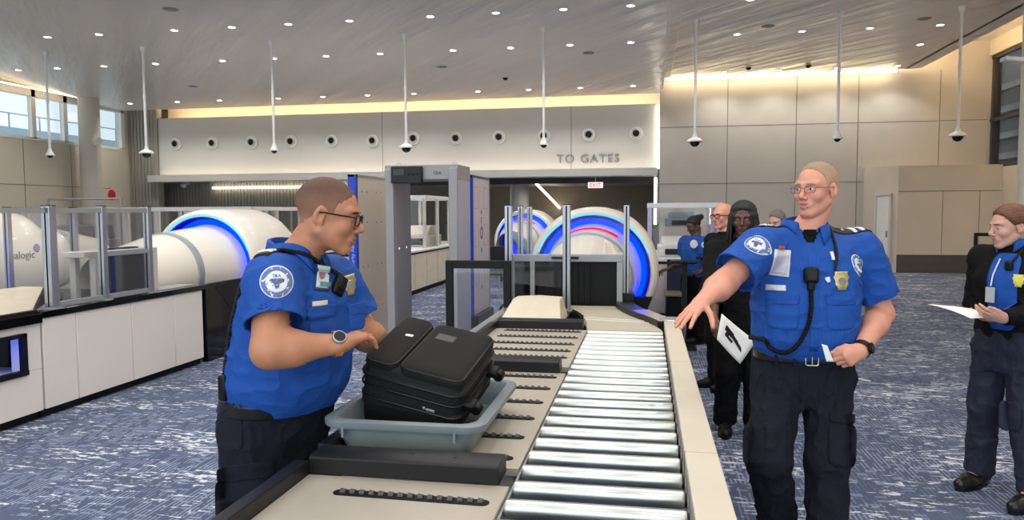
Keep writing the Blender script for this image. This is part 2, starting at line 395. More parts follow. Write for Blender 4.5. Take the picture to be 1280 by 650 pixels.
text_obj('lettering', 'EXIT', .17, Matrix.Translation((-1.73, 22.965, 2.35)) @ Matrix.Rotation(pi/2, 4, 'X'), emit_mat('exit_red', (225, 40, 60), 1.0), es)
MB().box(-1.56, -1.54, 22.99, 23.0, 2.50, 2.74).build('hanger', M_alu, es)
# writing on the fascia
to = thing('wall_lettering', 'grey raised letters reading TO GATES on the white fascia', 'sign', (-2.6, YF, 3.04))
for wd_, x_ in (('TO', -2.63), ('GATES', -1.93)): text_obj('word', wd_, .36, Matrix.Translation((x_, YF-.018, 3.04)) @ Matrix.Rotation(pi/2, 4, 'X'), mat('grey_letter_metal', (142, 142, 140), .4, .3), to, .018, spacing=1.12)

# round jet nozzles along the fascia
def nozzle(px, py, i):
    dz = D(px, py, 1)-Vector((0, 0, 1.6)); p = Vector((0, 0, 1.6))+dz*((YF-.02)/dz.y)
    t = thing('jet_nozzle', 'round white air nozzle on the fascia, %s counted from the left end' % ORD[i], 'air nozzle', p, 'jet nozzles along the fascia')
    MB().lathe([(.20, .01), (.20, -.03), (.185, -.05), (.13, -.055), (.10, -.02)], p, 'y', 28).build('rim', M_white, t)
    MB().lathe([(.105, -.02), (.13, -.10), (.115, -.12), (.095, -.09), (.085, .0)], p, 'y', 28).build('nozzle', M_fascia, t)
    MB().lathe([(.0005, -.075), (.10, -.075)], p, 'y', 24).build('outlet', M_black, t)
for i, (x, y) in enumerate([(220, 180), (266, 179), (315, 178), (364, 177), (415, 176), (466, 176), (517, 173), (570, 173), (624, 171.5), (680, 170), (736, 168.5), (795, 167)]): nozzle(x, y, i+1)

# recessed ceiling lamps
def ceil_z(x, y):
    if x < .38 and y > 14.8: return 5.25-(y-14.8)*.33/6.75
    return 5.25
LROWS = [('nearest the viewer', 8.6, [-9.8, -8.5, -7.2, -5.6, -4.0, -2.4]),  # leftmost lamps added to brighten the left side
         ('second row from the viewer', 13.6, [-12.2, -11.0, -9.3, -8.05, -6.85, -5.6, -4.0, -2.75, -1.5, -.3, 1.75]),
         ('middle row', 16.2, [-15.4, -14.3, -13.0, -11.6, -9.85, -8.55, -7.25, -5.95, -4.25, -2.95, -1.65, -.35, 1.83, 3.1, 4.4, 5.7]),
         ('row nearest the back wall', 20.5, [-15.6, -14.0, -12.6, -10.7, -9.3, -7.93, -6.54, -4.67, -3.23, -1.8, -.38, 2.0, 3.38, 4.8, 6.25]),
         ('front rows over the lane', 4.5, [-8.0, -6.6, -5.5, -4.2, -3.0, -.6, 1.75, 4.2]),  # left end filled with extra lamps, put in to light the left counter
         ('row over the viewer', 0.5, [-8.0, -5.5, -3.0, -.6, 1.75, 4.2])]
proto = None
def spot(loc, watts, size=2.3, color=(1, .955, .90), blend=.6):
    l = bpy.data.lights.new('downlight', 'SPOT'); l.energy = watts; l.spot_size = size; l.spot_blend = blend; l.shadow_soft_size = .09; l.color = color
    o = bpy.data.objects.new('downlight', l); o.location = loc; COL.objects.link(o); return o
for rn, y, xs in LROWS:
    for i, x in enumerate(xs):
        z = ceil_z(x, y); lab = 'round recessed downlight, %s from the left in the %s' % (ORD[i+1], rn)
        if rn.startswith('row nearest') and x > 1 or rn == 'middle row' and x > 1: pass
        if proto is None:
            proto = thing('ceiling_downlight', lab, 'ceiling light', (0, 0, 0), 'recessed ceiling downlights')
            MB().lathe([(.065, .0), (.065, -.004), (.085, -.008), (.10, -.006), (.10, .0)], (0, 0, 0), 'z', 20).build('trim_ring', M_white, proto)
            MB().lathe([(.0005, -.003), (.066, -.003)], (0, 0, 0), 'z', 20).build('lamp', M_lamp, proto)
            proto.location = (x, y, z)
        else: dup(proto, (x, y, z), lab)
        spot((x, y, z-.03), SPOT_W)
dup(proto, (5.94, 18.0, 5.25), 'single round recessed downlight between two rows by the stepped ceiling edge')
for i, (x, y) in enumerate([(-5.3, 26), (-4.9, 29), (-3.7, 29.5), (-2.1, 25), (-1.0, 27), (-.9, 30), (-6.3, 26), (-6.0, 29), (-2.6, 31), (-3.3, 24.4)]):
    dup(proto, (x, y, 2.74), 'round downlight in the low dark ceiling beyond the fascia, %s in depth' % ORD[i+1]); spot((x, y, 2.71), 60, 2.7)
# small ceiling fittings
for i, (x, y, r_) in enumerate([(-4.9, 17.6, .13), (-1.3, 16.9, .13), (2.35, 15.6, .13), (5.2, 15.6, .13), (-8.4, 12.2, .14), (-12.2, 18.6, .13)]):
    o = MB().lathe([(.0005, -.012), (r_*.55, -.014), (r_*.6, -.004), (r_*.8, -.014), (r_, -.004), (r_, .002)], (x, y, ceil_z(x, y)), 'z', 24).build('ceiling_speaker', mat('grey_speaker_grille', (150, 146, 142), .6))
    tag(o, 'round grey ceiling speaker, %s counted from the left' % ORD[[3, 4, 5, 6, 2, 1][i]], 'speaker', 'round ceiling speakers')
for i, (x, y) in enumerate([(-3.6, 19.0), (4.0, 20.0), (2.55, 20.0)]):
    o = MB().lathe([(.0005, -.06), (.035, -.058), (.06, -.03), (.07, 0)], (x, y, ceil_z(x, y)), 'z', 20).build('smoke_detector', M_dark)
    tag(o, ['small dark ceiling detector left of the seam', 'small dark ceiling detector over the grey wall, right one', 'small dark ceiling detector over the grey wall, left one'][i], 'detector')

# cameras on long stems
def pole_cam(x, i, big=True, zt=5.25, zb=2.95):
    y = 14.8; t = thing('hanging_camera', 'white dome camera on a long ceiling stem, %s from the left' % ORD[i], 'camera', (x, y, zb), 'dome cameras hanging on stems')
    MB().lathe([(.0005, zt), (.06, zt), (.06, zt-.05), (.035, zt-.12), (.028, zt-.14)], (x, y, 0), 'z', 20).build('ceiling_mount', M_white, t)
    s = MB(); s.cyl((x, y, zb+.05), (x, y, zt-.1), .026, n=14); s.cyl((x, y, 4.12), (x, y, 4.2), .034, n=14); s.build('stem', M_white, t)
    r = .155 if big else .095
    MB().lathe([(.0005, zb+.14), (.035, zb+.13), (.05, zb+.07), (r*.75, zb+.035), (r, zb), (r, zb-.02), (r*.7, zb-.022)], (x, y, 0), 'z', 28).build('housing', M_white, t)
    k = r*.62
    MB().lathe([(k*cos(a), zb-.02-k*sin(a)) for a in [0, .3, .6, .9, 1.2, 1.5]]+[(.0005, zb-.02-k)], (x, y, 0), 'z', 24).build('dome', M_blk_gloss, t)
for i, (x, b_) in enumerate([(-13.35, False), (-10.9, True), (-7.85, False), (-4.9, True), (-2.03, False), (.91, True), (3.5, False), (5.56, True)]): pole_cam(x, i+1, b_)
# red hydrant-style wall sign, small wall fittings
o = MB().lathe([(.17, 0), (.16, .02), (.0005, .02)], (XL, 21.05, 2.2), 'x', 24).build('alarm_bell', mat('alarm_red', (200, 30, 50), .4)); tag(o, 'round red fire alarm on the cream left wall just past the column', 'alarm')
cp = thing('wall_camera', 'small white dome camera on the dark slatted wall', 'camera', (-15.6, 23.2, 2.55))
MB().box(-15.65, -15.5, 23.1, 23.28, 2.58, 2.66).build('bracket', M_white, cp, .01); MB().lathe([(.0005, -.14), (.09, -.10), (.12, 0), (.0005, .03)], (-15.58, 23.02, 2.60), 'z', 20).build('dome', M_white, cp)
cp = thing('ceiling_camera', 'small dark dome camera beneath the fascia beside the white sign panel', 'camera', (-4.9, 22.4, 2.5))
MB().lathe([(.0005, .13), (.09, .13), (.09, .04), (.07, .0)], (-4.75, 21.9, 2.49), 'z', 18).build('housing', M_white, cp); MB().lathe([(.07, 0), (.05, -.06), (.0005, -.08)], (-4.75, 21.9, 2.49), 'z', 18).build('dome', M_black, cp)
# column and fitting at the right edge
struct('wall_right_column', MB().lathe([(.12, 0), (.12, 5.25)], (5.45, 12.0, 0), 'z', 28), mat('cream_column', (222, 214, 196), .5))
cp = thing('column_floodlight', 'white floodlight on the cream column at the right edge', 'light', (5.25, 11.9, 3.75))
MB().obox((5.18, 11.95, 3.75), (.26, .20, .06), Matrix.Rotation(.15, 3, 'Y')).build('housing', M_white, cp, .01); MB().box(5.26, 5.36, 11.95, 12.01, 3.74, 3.79).build('bracket', M_white, cp)
# ------------------------------------------------------------------ roller conveyor and loading tables
ZT = .78
rc = thing('roller_conveyor', 'long steel roller conveyor with beige side rail leading to the scanner', 'conveyor', (-.13, 3.2, 0))
rl = []
y = 1.13
while y < 5.0:
    m_ = MB().lathe([(.008, -.252), (.024, -.25), (.0275, -.244), (.0275, .238), (.024, .244), (.008, .246)], (-.132, y, ZT-.008), 'x', 20)
    m_.cur = 1; m_.lathe([(.0005, .240), (.021, .241), (.021, .252), (.0005, .252)], (-.132, y, ZT-.008), 'x', 14); m_.build('roller', [M_steel, M_black], rc)
    y += .1425
sr = MB(); sr.box(.128, .232, .9, 5.33, ZT-.02, .82); sr.build('side_rail', M_rail, rc, .004)
g = MB(); g.box(.128, .1295, .9, 5.0, ZT-.05, ZT-.02); g.box(.12, .128, .9, 5.0, ZT-.16, ZT-.03); g.box(-.395, -.388, .9, 5.05, ZT-.16, ZT-.012); g.build('side_plate', M_alugrey, rc)
MB().box(-.39, .22, .95, 5.0, ZT-.20, ZT-.17).build('drip_pan', mat('blue_grey_pan', (62, 66, 92), .35, .2), rc)
MB().box(.14, .225, .9, 5.0, .45, ZT-.03).build('apron', M_alugrey, rc, .003)
for yy in (1.4, 3.2, 4.9):
    MB().box(.12, .19, yy-.04, yy+.04, 0, .6).build('leg', M_alugrey, rc, .004)
j = MB()
for yy in (2.42, 3.9): j.box(.126, .2325, yy-.001, yy+.001, ZT-.02, .8203)
j.build('rail_joints', M_joint, rc)

def slot(parent, x0, x1, y, tilt=.02):
    L = x1-x0; cx = (x0+x1)/2; Mz = Matrix.Rotation(-tilt, 3, 'Z')
    s = MB(); n = 8; ring = []
    for a0, sx in ((-pi/2, 1), (pi/2, -1)):
        for i in range(n+1):
            t = a0+pi*i/n; ring.append((sx*(L/2-.021)+.021*cos(t), .021*sin(t)))
    pts = [Mz @ Vector((p[0], p[1], 0))+Vector((cx, y, 0)) for p in ring]
    s.loft([[p+Vector((0, 0, ZT-.001)) for p in pts], [p+Vector((0, 0, ZT+.0025)) for p in pts]])
    so = s.build('roller_slot', M_black, parent)
    w = MB(); k = int(L/.031)
    for i in range(k):
        c = Mz @ Vector((-L/2+.028+i*(L-.056)/(k-1), 0, 0))+Vector((cx, y, ZT+.004))
        d = Mz @ Vector((.0105, 0, 0)); w.cyl(c-d*.4, c+d, .0105, .0085, n=10)
    w.build('wheel_row', mat('dark_grey_wheel', (66, 66, 66), .35, .1), so)
def station(name_l, y0, y1, slots, div=True, x0=-1.04):
    t = thing('loading_table', name_l, 'table', (-.72, (y0+y1)/2, 0), 'bin loading tables beside the rollers')
    MB().box(x0, -.398, y0, y1, ZT-.03, ZT).build('tabletop', M_table, t, .003)
    MB().box(-1.085, x0, y0, y1, ZT-.10, ZT+.045).build('side_guard', M_dark, t, .004)
    MB().box(-1.0, -.42, y0+.05, y1-.05, .30, ZT-.03).build('cabinet', M_counter, t, .005)
    MB().box(-1.0, -.5, y0+.1, y1-.1, 0, .30).build('base', M_dark, t)
    if div:
        d = MB(); d.prism([(y1, ZT), (y1, ZT+.053), (y1+.012, ZT+.060), (y1+.115, ZT+.060), (y1+.12, ZT+.05), (y1+.12, ZT)], 'x', x0, -.43)
        do = d.build('divider', M_dark, t, .003)
        for xx in (-.85, -.72, -.58): MB().lathe([(.0005, .0015), (.006, .0015), (.007, 0)], (xx, y1+.05+.02*((xx*10) % 2), ZT+.060), 'z', 10).build('screw', M_black, do)
    for a, b, yy in slots: slot(t, a, b, yy)
    
    return t
station('nearest beige loading table with one roller slot, in front of the grey bin', .95, 2.13, [(-.90, -.43, 1.995), (-.90, -.43, 1.70), (-.90, -.43, 1.40)])
station('middle beige loading table under the grey bin and black bag', 2.29, 3.70, [(-.90, -.43, v) for v in (2.38, 2.61, 2.86, 3.11, 3.36, 3.60)])
station('farthest beige loading table, before the slanted beige hood', 3.86, 5.10, [(-.97, -.43, v) for v in (4.10, 4.30, 4.52, 4.76, 5.0)])
# infeed: belt that swings left into the scanner, with curved guard
inf = thing('infeed_conveyor', 'short curved infeed belt between the rollers and the scanner mouth', 'conveyor', (-.3, 5.7, 0))
def ribbon(mb, pa, pb, z0, z1):
    n = len(pa); vs = [(p[0], p[1], z) for z in (z0, z1) for p in pa+pb[::-1]]; k = 2*n
    mb.add(vs, [tuple(range(k))[::-1], tuple(range(k, 2*k))]+[(i, (i+1) % k, k+(i+1) % k, k+i) for i in range(k)]); return mb
def bez(a, b, c, d, n=14):
    a, b, c, d = map(Vector, (a, b, c, d)); return [tuple(a*(1-t)**3+b*3*t*(1-t)**2+c*3*t*t*(1-t)+d*t**3) for t in [i/n for i in range(n+1)]]
Lc = bez((-.40, 5.03, 0), (-.42, 5.6, 0), (-.50, 6.15, 0), (-.86, 6.46, 0)); Rc = bez((.120, 5.03, 0), (.12, 5.5, 0), (-.20, 5.85, 0), (-.26, 6.46, 0))
m_ = MB()
for i in range(len(Lc)-1): ribbon(m_, Lc[i:i+2], Rc[i:i+2], ZT-.05, ZT-.004)
m_.build('belt', mat('beige_belt', (188, 182, 158), .5, 0, .08, 30, stretch=(1, 12, 1)), inf)
s = MB()
for t in (5, 6): ribbon(s, Lc[t:t+1]+[tuple(Vector(Lc[t])*.85+Vector(Lc[t+1])*.15)], Rc[t:t+1]+[tuple(Vector(Rc[t])*.85+Vector(Rc[t+1])*.15)], ZT-.05, ZT)
s.build('belt_joint', M_white, inf)
Ro = [(p[0]+.11+.04*i/14, p[1]+.06, 0) for i, p in enumerate(Rc)]
m_ = MB()
for i in range(3, len(Rc)-1): ribbon(m_, Rc[i:i+2], Ro[i:i+2], ZT-.12, ZT+.035)
m_.build('curved_guard', M_dark, inf)
m_ = MB()
for i in range(3, 9): ribbon(m_, [(p[0]+.012, p[1]+.004, 0) for p in Rc[i:i+2]], Ro[i:i+2], ZT+.035, ZT+.04)
m_.build('guard_cover', mat('bronze_metal_cover', (172, 164, 152), .25, .7), inf)
MB().lathe([(.0005, .045), (.09, .045), (.10, .035), (.10, -.02), (.085, -.16), (.0005, -.16)], (.19, 5.44, ZT), 'z', 28).build('end_turn', M_alu, inf)
m_ = MB()
for i in range(6, len(Lc)-1): ribbon(m_, [(p[0]-.03, p[1], 0) for p in Lc[i:i+2]], Lc[i:i+2], ZT-.12, ZT+.01)
m_.build('left_guard', M_dark, inf)
MB().box(-.56, -.1, 5.1, 6.4, .1, ZT-.12).build('cabinet', M_counter, inf, .01)
MB().box(-.54, -.12, 5.15, 6.4, 0, .1).build('plinth', M_black, inf)
# slanted beige hood beside it
hd = thing('return_hood', 'slanted beige metal hood standing before the glass screens', 'cover', (-.9, 5.5, .7))
h = MB(); h.add([(-1.07, 5.28, .78), (-.60, 5.28, .78), (-.60, 5.75, .78), (-1.07, 5.75, .78), (-1.0, 5.55, .935), (-.64, 5.55, .935), (-.64, 5.75, .935), (-1.0, 5.75, .935), (-.82, 5.55, .945), (-.82, 5.75, .945)],
                  [(3, 2, 1, 0), (0, 1, 5, 8, 4), (1, 2, 6, 5), (2, 3, 7, 9, 6), (3, 0, 4, 7), (4, 8, 9, 7), (8, 5, 6, 9)])
h.build('hood_panel', mat('sand_metal', (204, 194, 172), .45, 0, .04), hd, .006)
MB().box(-1.07, -.60, 5.26, 6.0, .70, .78).build('base_plate', M_dark, hd, .004)
MB().box(-1.06, -.62, 5.3, 6.0, 0, .70).build('cabinet', M_counter, hd, .006)

# ------------------------------------------------------------------ CT scanners
def scanner(xc, y0, L, label, hood=(-1, 1), red=True, logo=None, zc=.92):
    t = thing('ct_scanner', label, 'scanner', (xc, y0+L/2, 0), 'white ring shaped baggage scanners')
    c = (xc, y0, zc)
    prof = [(.635, .10), (.635, .0), (.65, -.03), (.68, -.035), (.71, 0), (.732, .10), (.735, .35)]
    prof2 = [(r, L-q) for r, q in prof][::-1]
    MB().lathe(prof+prof2, c, 'y', 72).build('ring_housing', M_shell, t)
    for e in (-1, 1):
        def yy(q): return (q if e < 0 else L-q)
        MB().lathe([(.632, yy(-.01)), (.632, yy(.10)), (.50, yy(.10))], c, 'y', 72).build('light_recess', M_bluewall, t)
        MB().lathe([(.598, yy(.085)), (.540, yy(.085)), (.540, yy(.095)), (.598, yy(.095))], c, 'y', 72).build('blue_light_ring', M_blueglow, t)
        MB().lathe([(.640, yy(-.022)), (.652, yy(-.034)), (.664, yy(-.036))], c, 'y', 72, .35 if e < 0 else 0, pi-.35 if e < 0 else 2*pi).build('cyan_light_rim', M_cyan, t)
        if e not in hood: 
            MB().lathe([(.555, yy(.10)), (.5, yy(.0)), (.40, yy(-.05)), (.0005, yy(-.05))], c, 'y', 60).build('cone_shell', M_shell, t); continue
        MB().lathe([(.545, yy(.10)), (.520, yy(-.0)), (.503, yy(-.25)), (.482, yy(-.5)), (.455, yy(-.70))], c, 'y', 72).build('cone_shell', M_shell, t)
        MB().lathe([(.440, yy(-.685)), (.462, yy(-.69)), (.468, yy(-.74)), (.462, yy(-.79)), (.43, yy(-.795))], c, 'y', 72).build('grey_band', M_band, t)
        MB().lathe([(.445, yy(-.76)), (.440, yy(-.90)), (.41, yy(-1.15), -.02), (.37, yy(-1.45), -.045), (.34, yy(-1.68), -.06)], c, 'y', 72).build('tunnel_hood', M_shell, t)
        if red: MB().lathe([(.506, yy(-.26)), (.492, yy(-.42))], (xc, y0, zc+.004), 'y', 24, pi*.30, pi*.70).build('red_light_bar', M_red, t)
        MB().lathe([(.045, 0), (.055, .0), (.055, .006), (.045, .008)], (xc+.40, y0+yy(-1.2), zc-.15), 'x', 20).build('round_button', M_alugrey, t)
    b = MB(); b.box(xc-.62, xc+.62, y0-.03, y0+L+.03, 0, .50); b.build('base', M_dark, t, .03)
    b = MB(); b.prism([(xc-.60, .5), (xc+.60, .5), (xc+.66, .66), (xc-.66, .66)], 'y', y0-.10, y0+.02); b.build('cradle', M_dark, t)
    return t
s1 = scanner(-.59, 8.3, 1.15, 'white ring scanner with blue glow at the end of the roller conveyor')
s2 = scanner(-5.38, 8.3, 1.15, 'white ring scanner with blue glow behind the left officer', hood=(-1,), red=False)
s3 = scanner(-9.05, 6.7, 2.5, 'white scanner with a grey wordmark and round blue emblem at the left edge', red=False)
s4 = scanner(-2.75, 16.8, 1.15, 'small far white scanner with red light seen between glass posts')
s5 = scanner(-13.3, 9.6, 1.2, 'farthest left white scanner behind the glass panels', hood=(-1,), red=False)
# wordmark on the left scanner
Mt = Matrix.Translation((-8.318, 8.40, 1.00)) @ Matrix.Rotation(pi/2, 4, 'Z') @ Matrix.Rotation(pi/2, 4, 'X')
text_obj('wordmark', 'analogic', .15, Mt, mat('grey_print', (112, 112, 116), .5), s3, .003)
ball = MB().lathe([(.0005, .014), (.04, .012), (.060, 0), (.0005, .001)], (-8.335, 8.93, 1.13), 'x', 28).build('emblem', mat('emblem_blue', (52, 120, 176), .4), s3)
st_ = MB()
for k in (-1, 0, 1): st_.box(-8.335, -8.319, 8.93-.05, 8.93+.05, 1.13+k*.026-.003, 1.13+k*.026+.003)
st_.build('emblem_lines', M_white, ball)

# tunnel boxes in front of the two scanners
def tunnel(xc, yf, yb, label, zt=1.22, w=.50, detail=True):
    t = thing('tunnel_box', label, 'scanner entrance', (xc, (yf+yb)/2, .6))
    f = MB()
    f.box(xc-w, xc+w, yf, yb, zt-.06, zt); 
    for sx in (-1, 1): f.box(xc+sx*w-.05*(sx > 0), xc+sx*w+.05*(sx < 0), yf, yb, ZT-.1, zt-.06)
    f.build('frame', M_alugrey, t, .004)
    MB().box(xc-w+.03, xc+w-.03, yf+.07, yf+.09, ZT-.1, zt-.05).build('lead_curtain', M_black, t)
    MB().box(xc-w+.05, xc-w+.055+.14, yf-.005, yf, ZT, zt-.06).build('side_window', M_blk_gloss, t)
    MB().box(xc-w+.19, xc-w+.23, yf-.012, yf+.02, ZT, zt-.06).build('upright', M_alugrey, t, .003)
    MB().box(xc-.12, xc+.12, yf-.02, yf, zt-.035, zt-.015).build('sensor_bar', M_black, t, .003)
    MB().box(xc-w, xc+w, yf, yb, .02, ZT-.1).build('cabinet', M_dark, t, .01)
    cur = MB()
    for k in range(9): cur.box(xc-w+.25+k*.052, xc-w+.297+k*.052, yf+.045+.008*(k % 2), yf+.050+.008*(k % 2), ZT+.005, zt-.06)
    cur.build('curtain_strips', M_black, t)
    return t
tunnel(-.70, 6.47, 6.60, 'grey framed scanner mouth with black curtain at the end of the rollers')

def post(x, y, z0, z1, label, w=.055, m=None, grp='grey glass screen posts'):
    t = thing('screen_post', label, 'post', (x, y, z0), grp)
    MB().box(x-w/2, x+w/2, y-w/2, y+w/2, z0, z1).build('upright', m or M_alu, t, .004)
    gr = MB()
    for s_ in (-1, 1): gr.box(x-.006, x+.006, y+s_*w/2-.001, y+s_*(w/2+.001), z0+.02, z1-.01)
    gr.build('groove', M_dark, t)
    MB().box(x-w/2, x+w/2, y-w/2, y+w/2, z1, z1+.006).build('cap', M_black, t)
    MB().box(x-w/2-.02, x+w/2+.02, y-w/2-.02, y+w/2+.02, z0, z0+.012).build('foot_plate', M_alugrey, t)
def pane(x0, y0, x1, y1, z0, z1, label, rail=None):
    t = thing('glass_screen', label, 'glass panel', ((x0+x1)/2, (y0+y1)/2, z0), 'clear glass screens on the lane')
    d = Vector((x1-x0, y1-y0, 0)); n = Vector((-d.y, d.x, 0)).normalized()*.004; a = Vector((x0, y0, 0)); b = Vector((x1, y1, 0))
    g = MB(); g.loft([[a-n+Vector((0, 0, z0)), b-n+Vector((0, 0, z0)), b+n+Vector((0, 0, z0)), a+n+Vector((0, 0, z0))], [a-n+Vector((0, 0, z1)), b-n+Vector((0, 0, z1)), b+n+Vector((0, 0, z1)), a+n+Vector((0, 0, z1))]])
    g.build('pane', M_glass, t)
    if rail: 
        n2 = n*4
        for z in rail: MB().loft([[a-n2+Vector((0, 0, z-.02)), b-n2+Vector((0, 0, z-.02)), b+n2+Vector((0, 0, z-.02)), a+n2+Vector((0, 0, z-.02))], [a-n2+Vector((0, 0, z+.02)), b-n2+Vector((0, 0, z+.02)), b+n2+Vector((0, 0, z+.02)), a+n2+Vector((0, 0, z+.02))]]).build('rail', M_alugrey, t)
# posts round the right-hand scanner mouth
PR = [(-1.20, 6.45, 'leftmost of the posts at the right scanner'), (-.645, 6.08, 'the one beside the slanted beige hood'), (-.172, 6.62, 'post at the right of the scanner mouth'),
      (-1.245, 7.35, 'second slim post left of the right scanner'), (-1.26, 8.05, 'third slim post left of the right scanner')]
for i, (x, y, l) in enumerate(PR): post(x, y, ZT if i in (1, 2) else .0, 1.655, 'grey glass post, '+l, .062 if i < 2 else .05)
pane(-1.17, 6.43, -.69, 6.07, .97, 1.62, 'glass screen between the two thick posts over the beige hood')
pane(-.63, 6.08, -.20, 6.60, 1.24, 1.62, 'glass screen above the black scanner mouth')
pane(-1.20, 6.5, -1.243, 7.3, .8, 1.62, 'glass side screen left of the right scanner, near one', None)
pane(-1.247, 7.4, -1.26, 8.0, .8, 1.62, 'glass side screen left of the right scanner, far one', None)
bl = MB().box(-.20, -.10, 6.55, 6.68, ZT+.03, ZT+.10).build('sensor_block', M_dark, None, .005); tag(bl, 'small dark sensor block at the foot of the post right of the scanner mouth', 'sensor')

# ------------------------------------------------------------------ left lane counter
ct = thing('lane_counter', 'long white panelled counter with black top edge at left', 'counter', (-4.9, 5.6, 0))
for a, b in ((4.98, 5.33), (5.33, 6.0), (6.0, 6.62), (6.62, 7.10)):
    MB().box(-4.75, -4.63, a+.004, b-.004, .07, .79).build('side_panel', M_counter, ct, .006)
MB().box(-4.93, -4.72, 4.98, 7.10, .06, .79).build('carcass', M_dark, ct)
MB().box(-4.93, -4.615, 4.96, 7.18, .79, .845).build('black_edge', M_blk_gloss, ct, .006)
MB().box(-4.92, -4.70, 4.98, 7.10, .845, .85).build('worktop', M_alugrey, ct)
MB().box(-4.93, -4.68, 4.98, 7.10, 0, .07).build('plinth', M_black, ct)
e = MB(); e.prism([(7.18, .0), (7.18, .845), (8.25, .845), (8.25, .0)], 'x', -4.70, -4.64); 
eb = e.build('end_panel', M_blk_gloss, ct)
MB().prism([(7.35, .80), (8.2, .80), (8.2, .42), (7.75, .42)], 'x', -4.645, -4.635).build('grey_inset', M_dark, eb)
cn = thing('screen_counter', 'white counter with a recessed blue lit screen at the left edge', 'counter', (-4.9, 4.2, 0))
MB().box(-5.9, -4.63, 2.6, 4.96, .07, .40).build('lower_panel', M_counter, cn, .006)
MB().box(-4.75, -4.63, 4.80, 4.96, .40, .76).build('end_stile', M_counter, cn, .004)
MB().box(-4.75, -4.63, 2.6, 4.80, .70, .76).build('top_rail', M_counter, cn, .004)
MB().box(-5.9, -4.60, 2.6, 4.955, .76, .835).build('worktop', M_blk_gloss, cn, .004)
fr = MB(); fr.box(-4.66, -4.61, 2.6, 4.82, .38, .42); fr.box(-4.66, -4.615, 4.78, 4.82, .42, .70); fr.box(-4.66, -4.615, 2.6, 4.82, .67, .70); fr.build('screen_frame', M_black, cn, .003)
MB().box(-5.1, -4.95, 2.6, 4.78, .42, .68).build('recess_back', mat('blue_lit_back', (14, 28, 110), .3, emit=(0, 22, 150), es=.35), cn)
bx = MB(); bx.box(-4.95, -4.9, 4.55, 4.66, .43, .66); bx.box(-4.93, -4.70, 2.6, 4.60, .425, .44); bx.box(-4.95, -4.88, 4.2, 4.4, .5, .54)
bx.build('blue_light', emit_mat('blue_screen_light', (20, 70, 255), 3.0), cn)
MB().box(-4.92, -4.86, 3.9, 4.3, .44, .56).build('scanner_unit', M_dark, cn, .01)
MB().box(-5.9, -4.68, 2.6, 4.96, 0, .07).build('plinth', M_black, cn)
hd = thing('return_hood', 'slanted beige metal hood on the left counter', 'cover', (-4.9, 4.7, .8))
h = MB(); h.add([(-4.68, 3.8, .86), (-4.68, 4.95, .86), (-5.2, 4.95, .86), (-5.2, 3.8, .86), (-4.99, 4.2, .99), (-4.99, 5.40, .99), (-5.2, 5.40, .99), (-5.2, 4.2, .99)],
                [(3, 2, 1, 0), (0, 1, 5, 4), (1, 2, 6, 5), (2, 3, 7, 6), (3, 0, 4, 7), (4, 5, 6, 7)])
h.build('hood_panel', MATS['sand_metal'], hd, .004)
MB().add([(-4.67, 4.955, .836), (-4.67, 4.955, .86), (-4.985, 5.41, .985), (-4.985, 5.41, .85), (-5.2, 4.955, .836), (-5.2, 4.955, .86), (-5.2, 5.41, .985), (-5.2, 5.41, .85)], [(0, 1, 2, 3), (4, 5, 6, 7), (0, 3, 7, 4), (1, 2, 6, 5), (2, 3, 7, 6), (0, 1, 5, 4)]).build('end_cheek', M_black, hd)
MB().box(-5.2, -4.64, 3.7, 4.95, .836, .86).build('tray', M_dark, hd)
def pz(px, X):  # Y on a lane line where an upright stands at pixel column px
    d = D(px, 300, 1)-Vector((0, 0, 1.6)); return X*d.y/d.x
for px, X, w_, l in ((10, -6.05, .055, 'far row, at the left picture edge'), (62, -4.66, .075, 'thick one at the left by the beige hood'), (93, -6.05, .06, 'far row, behind the thick one'), (128, -4.66, .055, 'near row, between two counter panes'), (185, -4.66, .055, 'near row, next to the scanner hood')):
    post(X, pz(px, X), .845, 1.665, 'grey post on left counter, '+l, w_, M_alu)
ys = [pz(62, -4.66), pz(128, -4.66), pz(185, -4.66)]
pane(-4.66, ys[0]+.04, -4.66, ys[1]-.03, .87, 1.63, 'clear glass screen on the left counter, left pane', (.875, 1.63))
pane(-4.66, ys[1]+.03, -4.66, ys[2]-.03, .87, 1.63, 'clear glass screen on the left counter, right pane', (.875, 1.25, 1.63))
pane(-6.05, pz(10, -6.05)+.03, -6.05, pz(93, -6.05)-.03, .87, 1.63, 'clear glass screen on the far edge of the left counter', (1.63,))
pane(-4.66, 3.4, -4.66, ys[0]-.05, .87, 1.63, 'clear glass screen over the beige hood at the left edge', (1.63,))
bd_ = thing('lane_bed', 'dark conveyor bed behind the left counter under the glass screens', 'conveyor', (-5.5, 5.6, 0)); MB().box(-6.1, -4.95, 4.98, 6.60, .3, .84).build('bed', M_dark, bd_, .01); MB().box(-5.6, -5.1, 5.0, 5.72, .84, .85).build('belt', M_black, bd_); MB().box(-6.0, -5.0, 5.05, 6.5, 0, .3).build('base', M_black, bd_)
tb = thing('tunnel_box', 'dark windowed entrance box in front of the left scanner hood', 'scanner entrance', (-5.38, 6.2, .85))
f = MB(); f.box(-5.0, -4.78, 5.62, 6.60, 1.22, 1.27); f.box(-4.84, -4.78, 5.75, 5.82, .85, 1.22); f.box(-4.84, -4.78, 6.54, 6.60, .85, 1.22); f.box(-5.0, -4.94, 5.70, 5.76, .85, 1.22); f.build('frame', M_fascia, tb, .006)
MB().box(-4.82, -4.80, 5.81, 6.56, .86, 1.22).build('side_window', M_blk_gloss, tb)
MB().box(-5.0, -4.86, 6.52, 6.56, .86, 1.22).build('lead_curtain', M_black, tb)
MB().box(-4.92, -4.84, 6.0, 6.4, 1.27, 1.285).build('sensor_bar', M_black, tb)


